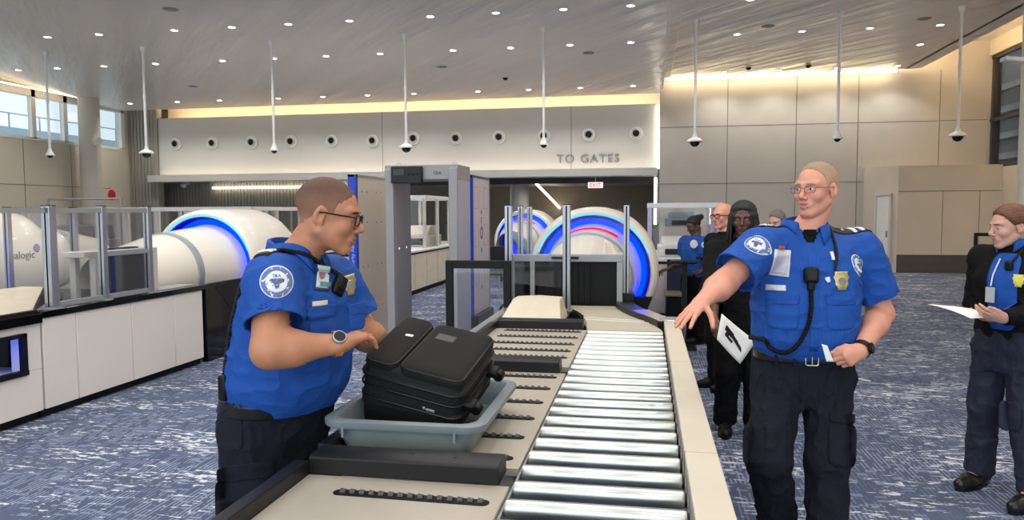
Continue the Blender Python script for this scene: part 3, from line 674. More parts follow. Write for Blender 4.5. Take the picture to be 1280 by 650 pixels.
# ------------------------------------------------------------------ walk-through metal detector and sign panels
M_det = mat('detector_grey', (150, 150, 152), .42, .05, .03); M_detl = mat('detector_side_lilac', (176, 178, 200), .4, .05, .03)  # lilac side colour has the scanner's light on that face painted in
wd = thing('metal_detector', 'grey walk-through metal detector arch behind the conveyor', 'metal detector', (-2.55, 8.4, 0))
for x0, n_ in ((-2.95, 'pillar'), (-2.20, 'pillar')):
    MB().box(x0, x0+.10, 8.12, 8.75, 0, 2.10).build('pillar', M_det, wd, .01)
MB().box(-2.10, -2.095, 8.15, 8.73, .05, 2.02).build('outer_face', M_detl, wd, .002)
lf = MB().box(-2.85, -2.845, 8.17, 8.68, .05, 2.0).build('inner_face', M_det, wd, .002)
ls = MB()
for y in (8.28, 8.55): ls.lathe([(.0005, .004), (.012, .003), (.013, 0)], (-2.845, y, 1.18), 'x', 12)
ls.build('indicator_lights', emit_mat('indicator_white', (235, 240, 255), 1.2), wd)
MB().box(-2.96, -2.09, 8.14, 8.72, 1.97, 2.14).build('header', M_det, wd, .008)
cbx = MB().box(-2.86, -2.50, 8.07, 8.14, 1.93, 2.12).build('control_box', M_dark, wd, .006)
MB().box(-2.83, -2.70, 8.064, 8.07, 2.02, 2.09).build('display', M_blk_gloss, cbx)
for k in range(3): MB().lathe([(.0005, -.006), (.012, -.004), (.014, 0)], (-2.65+k*.05, 8.07, 2.03), 'y', 12).build('key', M_black, cbx)
text_obj('header_print', 'CEIA', .045, Matrix.Translation((-2.38, 8.137, 2.03)) @ Matrix.Rotation(pi/2, 4, 'X'), M_dark, wd, .001)
lo = MB()
for x in (-2.84, -2.17): lo.tube([(x-.03, 8.3, 2.14), (x-.02, 8.3, 2.165), (x, 8.3, 2.175), (x+.02, 8.3, 2.165), (x+.03, 8.3, 2.14)], .006)
lo.build('lifting_eyes', M_alu, wd)
MB().box(-2.99, -2.82, 8.08, 8.74, 0, .03).build('foot', M_dark, wd); MB().box(-2.23, -2.07, 8.08, 8.79, 0, .03).build('foot', M_dark, wd)

M_signblue = mat('sign_blue', (0, 62, 190), .4, 0, .02); M_signw = mat('sign_cream_board', (226, 212, 192), .5, 0, .015); M_signl = mat('sign_lilac_board', (212, 204, 216), .45, 0, .02)
sp = thing('divider_panel', 'tall cream board with blue lettered edge behind the left officer', 'sign panel', (-3.4, 9.0, 0))
MB().box(-3.43, -3.35, 8.29, 9.45, .06, 2.02).build('board', M_signw, sp, .003)
MB().box(-3.44, -3.345, 8.21, 8.29, .06, 2.05).build('blue_edge', M_signblue, sp, .004)
MB().box(-3.435, -3.345, 8.21, 9.47, 2.02, 2.05).build('top_trim', M_alu, sp)
MB().box(-3.43, -3.345, 9.45, 9.48, .06, 2.03).build('end_trim', M_alu, sp)
Mv = Matrix.Translation((-3.372, 8.206, .52)) @ Matrix.Rotation(pi/2, 4, 'X') @ Matrix.Rotation(pi/2, 4, 'Z')
text_obj('edge_lettering', 'Transportation Security Administration', .062, Mv, mat('pale_blue_print', (170, 200, 255), .4), sp, .001)
MB().box(-3.55, -3.2, 8.3, 9.4, 0, .06).build('foot', M_alugrey, sp, .01)
dt = MB()
for y in (8.62, 9.1):
    for dy in (0, .16):
        for z in (.42, .95, 1.48, 1.85): dt.lathe([(.0005, .003), (.010, .003), (.011, 0)], (-3.35, y+dy-.2, z), 'x', 10)
dt.build('screw_caps', M_joint, sp)
sq_ = thing('divider_panel', 'tall lilac white board with pictogram stickers right of the metal detector', 'sign panel', (-2.15, 9.6, 0))
MB().box(-2.19, -2.12, 8.98, 9.92, .30, 2.03).build('board', M_signl, sq_, .003)
MB().box(-2.195, -2.112, 8.94, 8.98, .30, 2.06).build('blue_edge', M_signblue, sq_, .003)
MB().box(-2.195, -2.113, 8.94, 9.94, 2.03, 2.06).build('top_trim', mat('blue_grey_trim', (70, 84, 120), .4, .3), sq_)
MB().box(-2.195, -2.113, 9.92, 9.95, .30, 2.05).build('end_trim', M_alu, sq_)
MB().box(-2.25, -2.06, 8.96, 9.92, 0, .30).build('foot', M_dark, sq_, .01)
fnt = MB(); M_pic = mat('grey_print_dark', (110, 108, 120), .5)
def sticker(y, z, w, h):
    fnt.box(-2.12, -2.1185, y-w, y-w+.012, z-h, z+h); fnt.box(-2.12, -2.1185, y+w-.012, y+w, z-h, z+h); fnt.box(-2.12, -2.1185, y-w, y+w, z+h-.008, z+h); fnt.box(-2.12, -2.1185, y-w, y+w, z-h, z-h+.008)
for z in (1.78, 1.30, .80):
    for y in (9.18, 9.72): sticker(y, z, .11, .14)
fnt.build('sticker_outlines', mat('faded_grey_print', (176, 170, 180), .5), sq_)
for z in (1.60, 1.10, .62):
    MB().cyl((-2.121, 9.45, z), (-2.118, 9.45, z), .03, n=14).build('pictogram', M_pic, sq_)
MB().lathe([(.05, .0), (.05, .002), (.085, .002), (.085, 0)], (-2.12, 9.45, 1.33), 'x', 20).build('pictogram', M_pic, sq_)
MB().box(-2.12, -2.1185, 9.43, 9.47, 1.44, 1.54).build('pictogram', M_pic, sq_)

# black framed gate leaf next to the lane
gt = thing('glass_gate', 'black framed clear barrier pane beside the metal detector', 'gate', (-1.38, 5.95, 0))
f = MB(); f.box(-1.64, -1.58, 5.93, 5.98, .05, 1.20); f.box(-1.15, -1.09, 5.93, 5.98, .05, 1.20); f.box(-1.58, -1.15, 5.93, 5.98, 1.135, 1.20); f.box(-1.58, -1.15, 5.93, 5.98, .05, .12)
f.build('frame', M_black, gt, .004); MB().box(-1.58, -1.15, 5.95, 5.96, .12, 1.135).build('pane', M_glass, gt)
MB().box(-1.66, -1.56, 5.85, 6.06, 0, .05).build('foot', M_black, gt); MB().box(-1.17, -1.07, 5.85, 6.06, 0, .05).build('foot', M_black, gt)
rl_ = thing('wall_rail', 'low silver rail running along the lane toward the metal detector', 'rail', (-1.13, 5.0, .75))
MB().box(-1.15, -1.09, 3.9, 6.4, .79, .815).build('rail', M_alu, rl_, .003); MB().box(-1.14, -1.10, 4.0, 6.3, 0, .79).build('panel', M_alugrey, rl_)
o = MB().lathe([(.05*cos(a)+.06, .05*sin(a)) for a in [i*pi/5 for i in range(11)]], (-1.30, 8.1, .62), 'y', 18)
cs = thing('stanchion_base', 'silver floor rail with a black hook beside the lilac board', 'rail', (-1.7, 9.0, 0))
MB().box(-1.95, -1.88, 8.4, 10.4, .0, .08).build('floor_rail', M_alu, cs); MB().tube([(-1.75+.10*cos(a), 9.3, .32+.10*sin(a)) for a in [i*2*pi/16 for i in range(16)]], .018, closed=True).build('hook', M_black, cs); MB().cyl((-1.75, 9.3, 0), (-1.75, 9.3, .22), .018).build('stem', M_black, cs)
MB().box(-1.95, -1.5, 9.2, 9.4, .0, .03).build('floor_plate', M_white, cs)

# ------------------------------------------------------------------ farther lanes
def far_counter(x0, x1, y0, y1, label, face='x', h=.86):
    t = thing('lane_counter', label, 'counter', ((x0+x1)/2, (y0+y1)/2, 0))
    MB().box(x0, x1, y0, y1, .09, h-.04).build('body', mat('cream_counter', (226, 216, 196), .45), t, .01)
    MB().box(x0-.03, x1+.03, y0-.03, y1+.03, h-.04, h).build('worktop', M_white, t, .005)
    MB().box(x0-.01, x1+.01, y0-.01, y1+.01, h-.075, h-.045).build('dark_trim', M_black, t)
    MB().box(x0+.04, x1-.04, y0+.04, y1-.04, 0, .09).build('plinth', M_black, t)
    j = MB()
    n = max(1, int((y1-y0)/.9))
    for k in range(1, n+1): j.box(x1, x1+.002, y0+k*(y1-y0)/(n+1)-.004, y0+k*(y1-y0)/(n+1)+.004, .09, h-.08)
    j.build('panel_joints', M_joint, t)
def booth(x0, x1, y0, y1, z0, z1, label, m=None, seed=0):
    rnd = random.Random(seed); m = m or M_fascia
    t = thing('glass_booth', label, 'booth', ((x0+x1)/2, (y0+y1)/2, z0))
    PV = []
    nx = max(1, round((x1-x0)/1.3)); ny = max(1, round((y1-y0)/.9)); w = .03
    for i in range(nx+1):
        for y in (y0, y1): x = x0+(x1-x0)*i/nx; PV.append((x-w, x+w, y-w, y+w, z0, z1))
    for i in range(1, ny):
        for x in (x0, x1): y = y0+(y1-y0)*i/ny; PV.append((x-w, x+w, y-w, y+w, z0, z1))
    for pv in PV: MB().box(*pv).build('post', m, t, .003)
    r = MB(); r.box(x0-.04, x1+.04, y0-.04, y0+.04, z1-.07, z1); r.box(x0-.04, x1+.04, y1-.04, y1+.04, z1-.07, z1); r.box(x0-.04, x0+.04, y0, y1, z1-.07, z1); r.box(x1-.04, x1+.04, y0, y1, z1-.07, z1)
    r.build('top_rail', M_white, t, .003)
    g = MB(); g.box(x0, x1, y0-.005, y0+.005, z0, z1-.07); g.box(x1-.005, x1+.005, y0, y1, z0, z1-.07); g.build('panes', M_glass, t)
    return t
def machine(x, y, z, sx, sy, sz, label, cat='machine', c=None):
    t = thing('inspection_unit', label, cat, (x, y, z))
    MB().box(x-sx/2, x+sx/2, y-sy/2, y+sy/2, z, z+sz*.55).build('body', c or M_white, t, .02)
    MB().prism([(y-sy*.45, z+sz*.55), (y+sy*.45, z+sz*.55), (y+sy*.35, z+sz), (y-sy*.2, z+sz)], 'x', x-sx*.4, x+sx*.4).build('hood', c or M_white, t, .02)
    MB().box(x-sx*.3, x+sx*.3, y-sy/2-.01, y-sy/2, z+sz*.1, z+sz*.4).build('opening', M_black, t)
    return t
def monitor(x, y, z, w, h, label, yaw=0., m=None):
    t = thing('monitor', label, 'monitor', (x, y, z)); Mz = Matrix.Rotation(yaw, 3, 'Z') @ Matrix.Rotation(-.2, 3, 'X')
    MB().obox((x, y, z+h*.5+.10), (w, .04, h), Mz).build('case', M_black, t, .006)
    MB().obox(Vector((x, y, z+h*.5+.10))+Mz @ Vector((0, -.022, 0)), (w*.86, .004, h*.86), Mz).build('screen', mat('dim_screen', (92, 96, 100), .2), t)
    MB().cyl((x, y, z), (x, y, z+.2), .02).build('stand', M_dark, t); MB().box(x-.1, x+.1, y-.08, y+.08, z, z+.015).build('foot', M_dark, t)
far_counter(-5.6, -4.42, 13.0, 18.5, 'long cream counter seen through the metal detector')
monitor(-4.75, 13.75, .86, .42, .42, 'tilted dark monitor on the counter seen through the metal detector', .5)
booth(-5.5, -4.5, 14.7, 17.6, .86, 1.95, 'glazed white framed booth seen through the metal detector')
machine(-4.9, 15.7, .86, .7, .9, .45, 'beige inspection machine inside the glazed booth', c=M_tan)
monitor(-4.62, 17.9, 1.2, .6, .4, 'dark blue screen right of the glazed booth', 0)
wb = MB().box(-4.8, -4.45, 18.0, 18.4, .86, 1.22).build('document_box', M_white, None, .01); tag(wb, 'white box on the counter end seen through the metal detector', 'box')
# row of booths behind the left scanners
booth(-9.8, -7.2, 12.6, 15.6, .75, 1.72, 'row of glass booths behind the left scanner', seed=2)
booth(-13.2, -10.4, 12.6, 15.2, .75, 1.72, 'glass booth behind the left counter, middle', seed=3)
booth(-16.2, -13.9, 12.0, 14.5, .75, 1.72, 'glass booth at the far left wall', seed=4)
for i, (x, y) in enumerate([(-9.2, 13.6), (-8.1, 14.4), (-11.2, 13.4), (-12.3, 14.2), (-14.6, 13.0)]):
    machine(x, y, .75, .7, .8, .62, ['grey machine in the glass booths, right of the left scanner post', 'grey machine in the glass booths, nearest the ring scanner', 'dark machine in the middle glass booth, right one', 'dark machine in the middle glass booth, left one', 'grey machine in the glass booth by the left wall'][i], c=[M_alugrey, mat('brown_grey', (120, 104, 100), .5), MATS['brown_grey'], M_dark, M_alugrey][i])
for i, (x0, x1, y0, y1) in enumerate([(-10.0, -7.0, 12.4, 15.8), (-13.4, -10.3, 12.4, 15.4), (-16.4, -13.8, 11.8, 14.7)]):
    far_counter(x0, x1, y0, y1, 'counter under the glass booths at left, %s from the right' % ORD[i+1], h=.75)
o = MB().tube([(-15.9, 17.5, 2.0), (-13.7, 17.5, 2.0)], .03); o.cyl((-15.9, 17.5, 0), (-15.9, 17.5, 2.0), .03); o.cyl((-13.7, 17.5, 0), (-13.7, 17.5, 2.0), .03)
o.build('portal_frame', M_alugrey).location; bpy.data.objects['portal_frame']['label'] = 'thin grey portal frame before the cream left wall'; bpy.data.objects['portal_frame']['category'] = 'frame'
o = MB().cyl((XL, 16.6, 2.45), (XL+.08, 16.6, 2.45), .13).build('wall_plate', mat('grey_plate', (150, 146, 134), .5)); tag(o, 'round grey plate on the cream left wall', 'wall fitting')
# right-hand next lane: booth, podium, seat
booth(.05, 1.05, 11.2, 13.4, .9, 1.72, 'lilac framed glass booth right of the ring scanner', mat('lilac_frame', (196, 190, 220), .4))
far_counter(.0, 1.1, 11.1, 13.6, 'low counter under the lilac framed booth', h=.9)
machine(.45, 12.0, .9, .55, .8, .30, 'white printer in the lilac framed booth')
machine(.55, 12.3, 1.35, .5, .3, .25, 'pale green topped unit in the lilac framed booth', c=mat('grey_green', (120, 140, 144), .5))
pb = thing('equipment_cabinet', 'black equipment cabinet right of the ring scanner', 'cabinet', (.5, 10.6, 0))
MB().box(.28, 1.15, 10.4, 10.98, 0, .42).build('body', M_black, pb, .02); MB().box(.26, 1.17, 10.38, 11.02, .42, .45).build('top', mat('khaki_top', (120, 116, 92), .5), pb, .005)
MB().box(.3, 1.1, 10.94, 10.98, .45, .9).build('backboard', mat('navy_board', (26, 28, 52), .4), pb)
pd = thing('podium', 'black podium with a papers tray in front of the far blue shirted officer', 'podium', (.44, 8.75, 0))
MB().box(.28, .58, 8.62, 8.88, 1.0, 1.03).build('top', M_black, pd, .01); MB().box(.41, .47, 8.72, 8.78, .02, 1.0).build('column', M_dark, pd); MB().box(.28, .58, 8.62, 8.88, 0, .03).build('foot', M_black, pd, .01)
o = thing('step_plinth', 'black plinth with a pale top edge by the far officer', 'plinth', (1.1, 8.3, 0))
MB().box(.72, 1.35, 8.1, 8.6, 0, .12).build('body', M_black, o, .01); MB().box(.74, 1.33, 8.12, 8.58, .12, .14).build('top', M_alugrey, o)
st = thing('visitor_chair', 'dark chair left of the far scanner behind the lilac board', 'chair', (-2.9, 13.6, 0))
MB().box(-3.1, -2.65, 13.4, 13.85, .42, .48).build('seat', M_dark, st, .02); MB().box(-3.1, -2.65, 13.83, 13.88, .48, .95).build('backrest', M_dark, st, .02)
for x in (-3.07, -2.68):
    for y in (13.43, 13.85): MB().cyl((x, y, 0), (x, y, .43), .015).build('leg', M_alugrey, st)
fs = thing('floor_sign_frame', 'small black framed stand behind the woman with auburn hair', 'stand', (5.0, 12.2, 0))
f = MB(); f.box(4.86, 4.90, 12.18, 12.22, 0, 1.25); f.box(5.20, 5.24, 12.18, 12.22, 0, 1.25); f.box(4.9, 5.2, 12.18, 12.22, 1.2, 1.25); f.box(4.9, 5.2, 12.18, 12.22, .55, .59); f.build('frame', M_black, fs)
MB().box(4.82, 5.28, 12.05, 12.35, 0, .02).build('foot', M_black, fs)
fp = MB().obox((2.0, 7.4, .004), (.22, .03, .004), Matrix.Rotation(-.9, 3, 'Z')).build('floor_tape', M_white); tag(fp, 'short strip of white tape on the carpet at right', 'tape')

# ------------------------------------------------------------------ bin and bag
tr = thing('plastic_bin', 'grey plastic security bin holding the black suitcase', 'bin', (-.80, 2.6, ZT))
b = MB(); cx, cy = -.808, 2.668
def rr(hx, hy, r, z, dy=0): return [(p[0], p[1]+dy, z) for p in rrect(cx, cy, hx, hy, r, 6)]
outer = [rr(.222, .290, .05, ZT+.003), rr(.228, .297, .055, ZT+.010), rr(.252, .326, .06, .866), rr(.252, .326, .06, .870), rr(.283, .347, .07, .870), rr(.287, .350, .07, .876), rr(.287, .350, .07, .894), rr(.276, .346, .07, .898), rr(.252, .322, .06, .898), rr(.246, .316, .055, .890), rr(.226, .296, .05, .80), rr(.218, .288, .045, .794)]
b.loft(outer, caps=False); n_ = len(outer[0]); b.f.append(tuple(range(n_))[::-1]); b.mi.append(0); b.f.append(tuple(range(len(b.v)-n_, len(b.v)))); b.mi.append(0)
M_bin = mat('grey_bin_plastic', (118, 129, 133), .42, 0, .05, 6, .1, 40)
b.build('tub', M_bin, tr)
MB().prism([(cx-.215, cy-.285), (cx+.215, cy-.285), (cx+.215, cy+.285), (cx-.215, cy+.285)], 'z', .795, .799).build('liner', mat('dark_liner', (62, 66, 68), .7), tr)
for x in (-.20, .19): MB().box(cx+x-.004, cx+x+.004, cy-.350, cy-.325, .84, .876).build('rib', M_bin, tr)
lb = MB(); lb.obox((cx+.249, cy-.12, .84), (.004, .05, .032), Matrix.Rotation(.06, 3, 'Y')); lb.build('barcode_sticker', M_white, tr)

Mb = Matrix(((.9767, .1567, .1466), (-.1029, .9415, -.3208), (-.1883, .2982, .9358))); Mb = Matrix.Rotation(0, 3, 'Z') @ Mb
bc = Vector((-.812, 2.70, .985)); bd = (.395, .375, .205)
M_bag = mat('black_ballistic_nylon', (20, 19, 18), .8, 0, .12, 40, .35, 420, spec=.35); M_bagd = mat('black_lining', (9, 9, 10), .75, 0, .1, 40, .3, 300); M_zip = mat('zip_black', (24, 24, 26), .35, .2, .2, 90)
bag = thing('suitcase', 'black soft suitcase with two front pockets lying tilted in the grey bin', 'suitcase', bc)
def bl_(x, y, z): return bc+Mb @ Vector((x*bd[0]/2, y*bd[1]/2, z))
def bagslab(mb, hx, hy, r, zs, ox=0., oy=0., puff=None):
    rings = []
    for z, k in zs: rings.append([bc+Mb @ Vector((p[0], p[1], z)) for p in rrect(ox, oy, hx-k, hy-k, max(r-k*.5, .01), 6)])
    mb.loft(rings); return mb
hz = bd[2]/2
m_ = MB(); bagslab(m_, bd[0]/2, bd[1]/2, .045, [(-hz, .02), (-hz+.006, .008), (-hz+.02, 0), (-.045, 0), (-.04, -.006), (-.03, -.006), (-.025, .0), (hz-.055, .002), (hz-.05, -.004), (hz-.04, -.004), (hz-.035, .004), (hz-.012, .010), (hz-.004, .022)])
k_ = 28*3
for i_ in range(28*6):
    lp_ = Mb.transposed() @ (Vector(m_.v[i_])-bc); w_ = max(0, min(1, .5-lp_.x/bd[0]))*(.062 if i_ < 28*3 else .030); m_.v[i_] = tuple(bc+Mb @ (lp_-Vector((0, 0, w_))))
m_.build('body', M_bagd, bag)
def pocket(x0, x1, y0, y1, z0, h, name='front_pocket', m=M_bag):
    mb = MB(); ox, oy = (x0+x1)/2, (y0+y1)/2; hx, hy = (x1-x0)/2, (y1-y0)/2
    bagslab(mb, hx, hy, .035, [(z0-.01, .0), (z0, -.002), (z0+h*.55, -.001), (z0+h*.85, .006), (z0+h, .020), (z0+h*1.08, .05)], ox, oy)
    o = mb.build(name, m, bag, sharp=70); return o
p1 = pocket(-.190, -.062, -.178, .182, hz-.008, .026); p2 = pocket(-.048, .196, -.180, .178, hz-.008, .030)
# piping and zips
def ring_tube(hx, hy, r, z, rad, ox=0, oy=0):
    return MB().tube([bc+Mb @ Vector((p[0], p[1], z)) for p in rrect(ox, oy, hx, hy, r, 6)], rad, 8, True)
ring_tube(bd[0]/2+.003, bd[1]/2+.003, .046, hz-.045, .004).build('piping', M_zip, bag)
ring_tube(bd[0]/2+.004, bd[1]/2+.004, .046, -.035, .005).build('main_zip', M_zip, bag)
ring_tube(bd[0]/2+.004, bd[1]/2+.004, .046, .015, .004).build('piping', M_zip, bag)
ring_tube(.120, .176, .036, hz+.012, .003, .074, -.001).build('pocket_zip', M_zip, p2)
ring_tube(.0625, .178, .036, hz+.010, .003, -.126, .002).build('pocket_zip', M_zip, p1)
lb = MB(); lb.obox(bc+Mb @ Vector((-.105, .03, hz+.021)), (.030, .014, .002), Mb @ Matrix.Rotation(.1, 3, 'Z')); lb.build('white_label', M_white, p1)
lp = MB(); lp.obox(bc+Mb @ Vector((.03, .07, hz+.0235)), (.075, .045, .003), Mb); lpo = lp.build('leather_badge', mat('dark_badge', (58, 55, 53), .5), p2, .008)
wh = MB(); wh.obox(bc+Mb @ Vector((.09, -bd[1]/2-.006, -.02)), (.035, .006, .010), Mb); wh.obox(bc+Mb @ Vector((.065, -bd[1]/2-.006, -.017)), (.010, .006, .010), Mb); wh.build('zip_pulls', M_alugrey, bag, .002)
for yy in (-.13, .11):
    h = MB(); h.obox(bc+Mb @ Vector((bd[0]/2+.018, yy, .005)), (.055, .055, .035), Mb); ho = h.build('wheel_mount', M_black, bag, .012)
    w = MB(); a_ = bc+Mb @ Vector((bd[0]/2+.045, yy-.016, -.005)); w.cyl(a_, a_+Mb @ Vector((0, .032, 0)), .021); w.build('wheel', M_black, ho, .003)
h = MB(); h.tube([bc+Mb @ Vector(v) for v in ((-.200, -.07, .02), (-.215, -.06, .025), (-.218, 0, .028), (-.215, .06, .025), (-.200, .07, .02))], .010); h.build('carry_handle', M_bagd, bag)
# ------------------------------------------------------------------ people: smooth implicit surfaces turned into meshes
class Field:
    def __init__(s, lo, hi, h):
        s.lo = np.array(lo, np.float32); s.h = h
        s.n = [int(math.ceil((hi[i]-lo[i])/h))+1 for i in range(3)]
        s.ax = [(lo[i]+h*np.arange(s.n[i])).astype(np.float32) for i in range(3)]
        s.D = np.full(s.n, 1.0, np.float32)
    def apply(s, fn, lo, hi, k=.01, op='u'):
        sl = []; 
        for i in range(3):
            a = max(0, int((lo[i]-s.lo[i])/s.h)-1); b = min(s.n[i], int((hi[i]-s.lo[i])/s.h)+2)
            if b <= a: return s
            sl.append(slice(a, b))
        X = s.ax[0][sl[0]][:, None, None]; Y = s.ax[1][sl[1]][None, :, None]; Z = s.ax[2][sl[2]][None, None, :]
        d = fn(X, Y, Z).astype(np.float32); A = s.D[tuple(sl)]
        if op == 'u': h_ = np.maximum(k-np.abs(A-d), 0)/k; R = np.minimum(A, d)-h_*h_*k*.25
        elif op == 's': d = -d; h_ = np.maximum(k-np.abs(A-d), 0)/k; R = np.maximum(A, d)+h_*h_*k*.25
        else: h_ = np.maximum(k-np.abs(A-d), 0)/k; R = np.maximum(A, d)+h_*h_*k*.25
        s.D[tuple(sl)] = R; return s
    def cone(s, a, b, ra, rb, k=.02, op='u', flat=None):
        a = np.array(a, float); b = np.array(b, float); ba = b-a; L2 = max((ba**2).sum(), 1e-9); m = max(ra, rb)+k+.03
        def fn(X, Y, Z):
            x, y, z = X-a[0], Y-a[1], Z-a[2]
            t = np.clip((x*ba[0]+y*ba[1]+z*ba[2])/L2, 0, 1)
            x = x-t*ba[0]; y = y-t*ba[1]; z = z-t*ba[2]
            if flat is not None:
                n, sc = flat; q = (x*n[0]+y*n[1]+z*n[2])*(1/sc-1); x = x+q*n[0]; y = y+q*n[1]; z = z+q*n[2]
            return np.sqrt(x*x+y*y+z*z)-(ra+(rb-ra)*t)
        return s.apply(fn, np.minimum(a, b)-m, np.maximum(a, b)+m, k, op)
    def cyl(s, a, b, ra, rb, k=.02, op='u', flat=None):
        a = np.array(a, float); b = np.array(b, float); ba = b-a; L = sqrt((ba**2).sum()); u = ba/L; m = max(ra, rb)+k+.03
        def fn(X, Y, Z):
            x, y, z = X-a[0], Y-a[1], Z-a[2]; t = x*u[0]+y*u[1]+z*u[2]
            x = x-t*u[0]; y = y-t*u[1]; z = z-t*u[2]
            if flat is not None:
                n, sc = flat; q = (x*n[0]+y*n[1]+z*n[2])*(1/sc-1); x = x+q*n[0]; y = y+q*n[1]; z = z+q*n[2]
            r = np.sqrt(x*x+y*y+z*z)-(ra+(rb-ra)*np.clip(t/L, 0, 1)); return np.maximum(r, np.maximum(t-L, -t))
        return s.apply(fn, np.minimum(a, b)-m, np.maximum(a, b)+m, k, op)
    def ell(s, c, r, k=.01, op='u', M=None):
        c = np.array(c, float); r = np.array(r, float); m = r.max()+k+.02
        def fn(X, Y, Z):
            x, y, z = X-c[0], Y-c[1], Z-c[2]
            if M is not None: x, y, z = [M[0][i]*x+M[1][i]*y+M[2][i]*z for i in range(3)]
            k0 = np.sqrt((x/r[0])**2+(y/r[1])**2+(z/r[2])**2)+1e-6; k1 = np.sqrt((x/r[0]**2)**2+(y/r[1]**2)**2+(z/r[2]**2)**2)+1e-6
            return k0*(k0-1)/k1
        return s.apply(fn, c-m, c+m, k, op)
    def loft(s, st, o, yaw, k=.02, op='u', p=2.3, grow=0.):
        """st rows: z, cx, cy, rx, ry in a frame turned by yaw (x = the person's right, y = forward)"""
        st = np.array(sorted(st), float); z0, z1 = st[0, 0], st[-1, 0]
        fx, fy = cos(yaw), sin(yaw)
        zz = np.linspace(z0, z1, 120); W_ = []
        for j in range(1, 5):
            v = np.interp(zz, st[:, 0], st[:, j]); ker = np.ones(9)/9; vp = np.pad(v, 4, mode='edge'); W_.append(np.convolve(vp, ker, 'valid'))
        def fn(X, Y, Z):
            q = [np.interp(Z.ravel(), zz, w).astype(np.float32)[None, None, :] for w in W_]
            x = X-o[0]; y = Y-o[1]; f_ = x*fx+y*fy; r_ = x*fy-y*fx
            a = np.abs((r_-q[0])/(q[2]+grow)); b = np.abs((f_-q[1])/(q[3]+grow))
            d = ((a**p+b**p)**(1/p)-1)*np.minimum(q[2]+grow, q[3]+grow)
            return np.maximum(d, np.maximum(Z-z1, z0-Z))
        m = .45
        return s.apply(fn, (o[0]-m, o[1]-m, z0-.05), (o[0]+m, o[1]+m, z1+.05), k, op)
    def noise(s, cell, seed):
        rng = np.random.default_rng(seed); a = None
        dims = [max(2, int(s.n[i]*s.h/cell[i])+3) for i in range(3)]; R = rng.random(dims).astype(np.float32)
        for i in range(3):
            t = np.arange(s.n[i])*s.h/cell[i]; j = t.astype(int); f = t-j; f = f*f*(3-2*f)
            A = np.take(R, j, axis=i); B = np.take(R, j+1, axis=i); sh = [1, 1, 1]; sh[i] = -1; f = f.reshape(sh).astype(np.float32); R = A*(1-f)+B*f
        return R
    def folds(s, amp, cells, seed=1, zw=None):
        for j, c in enumerate(cells):
            n = s.noise(c, seed+j*7); r = 1-np.abs(2*n-1); r = (r**3-.3)*amp/(1+j*.5)
            if zw is not None: r = r*np.interp(s.ax[2], zw[0], zw[1]).astype(np.float32)[None, None, :]
            s.D = s.D-r.astype(np.float32)
        return s
    def clipz(s, z, above=True, k=.004):
        Z = s.ax[2][None, None, :]; d = (z-Z) if above else (Z-z); s.D = np.maximum(s.D, d); return s
    def sample(s, P):
        q = (np.asarray(P, float)-s.lo)/s.h; q = np.clip(q, 0, np.array(s.n)-1.001); i = q.astype(int); f = q-i; r = 0
        for a in (0, 1):
            for b in (0, 1):
                for c in (0, 1):
                    w = (f[:, 0] if a else 1-f[:, 0])*(f[:, 1] if b else 1-f[:, 1])*(f[:, 2] if c else 1-f[:, 2])
                    r = r+w*s.D[i[:, 0]+a, i[:, 1]+b, i[:, 2]+c]
        return r
    def hit(s, P, d, far=.35, back=.12):
        """march every point of P along d (from -back) to the surface"""
        P = np.asarray(P, float); d = np.asarray(d, float); n = len(P); out = P.copy(); done = np.zeros(n, bool); t = -back; st = .003
        while t < far:
            Q = P+d*t; v = s.sample(Q); new = (v < 0) & ~done; out[new] = Q[new]-d*(st*.5); done |= new
            if done.all(): break
            t += st
        if done.any() and not done.all():
            tm = ((out[done]-P[done])@d).mean(); out[~done] = P[~done]+d*tm
        return out
    def mesh(s):
        D = s.D; neg = D < 0; nx, ny, nz = s.n
        c = np.zeros((nx-1, ny-1, nz-1), np.int8)
        for a in (0, 1):
            for b in (0, 1):
                for e in (0, 1): c += neg[a:nx-1+a, b:ny-1+b, e:nz-1+e]
        act = (c > 0) & (c < 8); ids = np.full(act.shape, -1, np.int32); I = np.argwhere(act); ids[act] = np.arange(len(I))
        V = np.zeros((len(I), 3)); cnt = np.zeros(len(I)); cor = [(a, b, e) for a in (0, 1) for b in (0, 1) for e in (0, 1)]
        val = {q: D[I[:, 0]+q[0], I[:, 1]+q[1], I[:, 2]+q[2]].astype(float) for q in cor}
        for q in cor:
            for ax in range(3):
                if q[ax]: continue
                r = list(q); r[ax] = 1; r = tuple(r); A, B = val[q], val[r]; m = (A < 0) != (B < 0)
                t = np.where(m, A/np.where(A-B == 0, 1, A-B), 0); P = np.array(q, float)[None, :].repeat(len(I), 0); P[:, ax] += t
                V += P*m[:, None]; cnt += m
        V = (V/cnt[:, None]+I)*s.h+s.lo
        F = []
        for ax in range(3):
            o1, o2 = [(1, 2), (2, 0), (0, 1)][ax]
            sl0 = [slice(None)]*3; sl1 = [slice(None)]*3; sl0[ax] = slice(0, -1); sl1[ax] = slice(1, None)
            A, B = neg[tuple(sl0)], neg[tuple(sl1)]; E = np.argwhere(A != B); E = E[(E[:, o1] > 0) & (E[:, o2] > 0) & (E[:, o1] < s.n[o1]-1) & (E[:, o2] < s.n[o2]-1)]
            if not len(E): continue
            ins = A[E[:, 0], E[:, 1], E[:, 2]]
            def cid(d1, d2):
                Q = E.copy(); Q[:, o1] -= d1; Q[:, o2] -= d2; return ids[Q[:, 0], Q[:, 1], Q[:, 2]]
            q = np.stack([cid(1, 1), cid(0, 1), cid(0, 0), cid(1, 0)], 1); q[~ins] = q[~ins][:, ::-1]; F.append(q)
        F = np.concatenate(F); F = F[(F >= 0).all(1)]
        return V, F

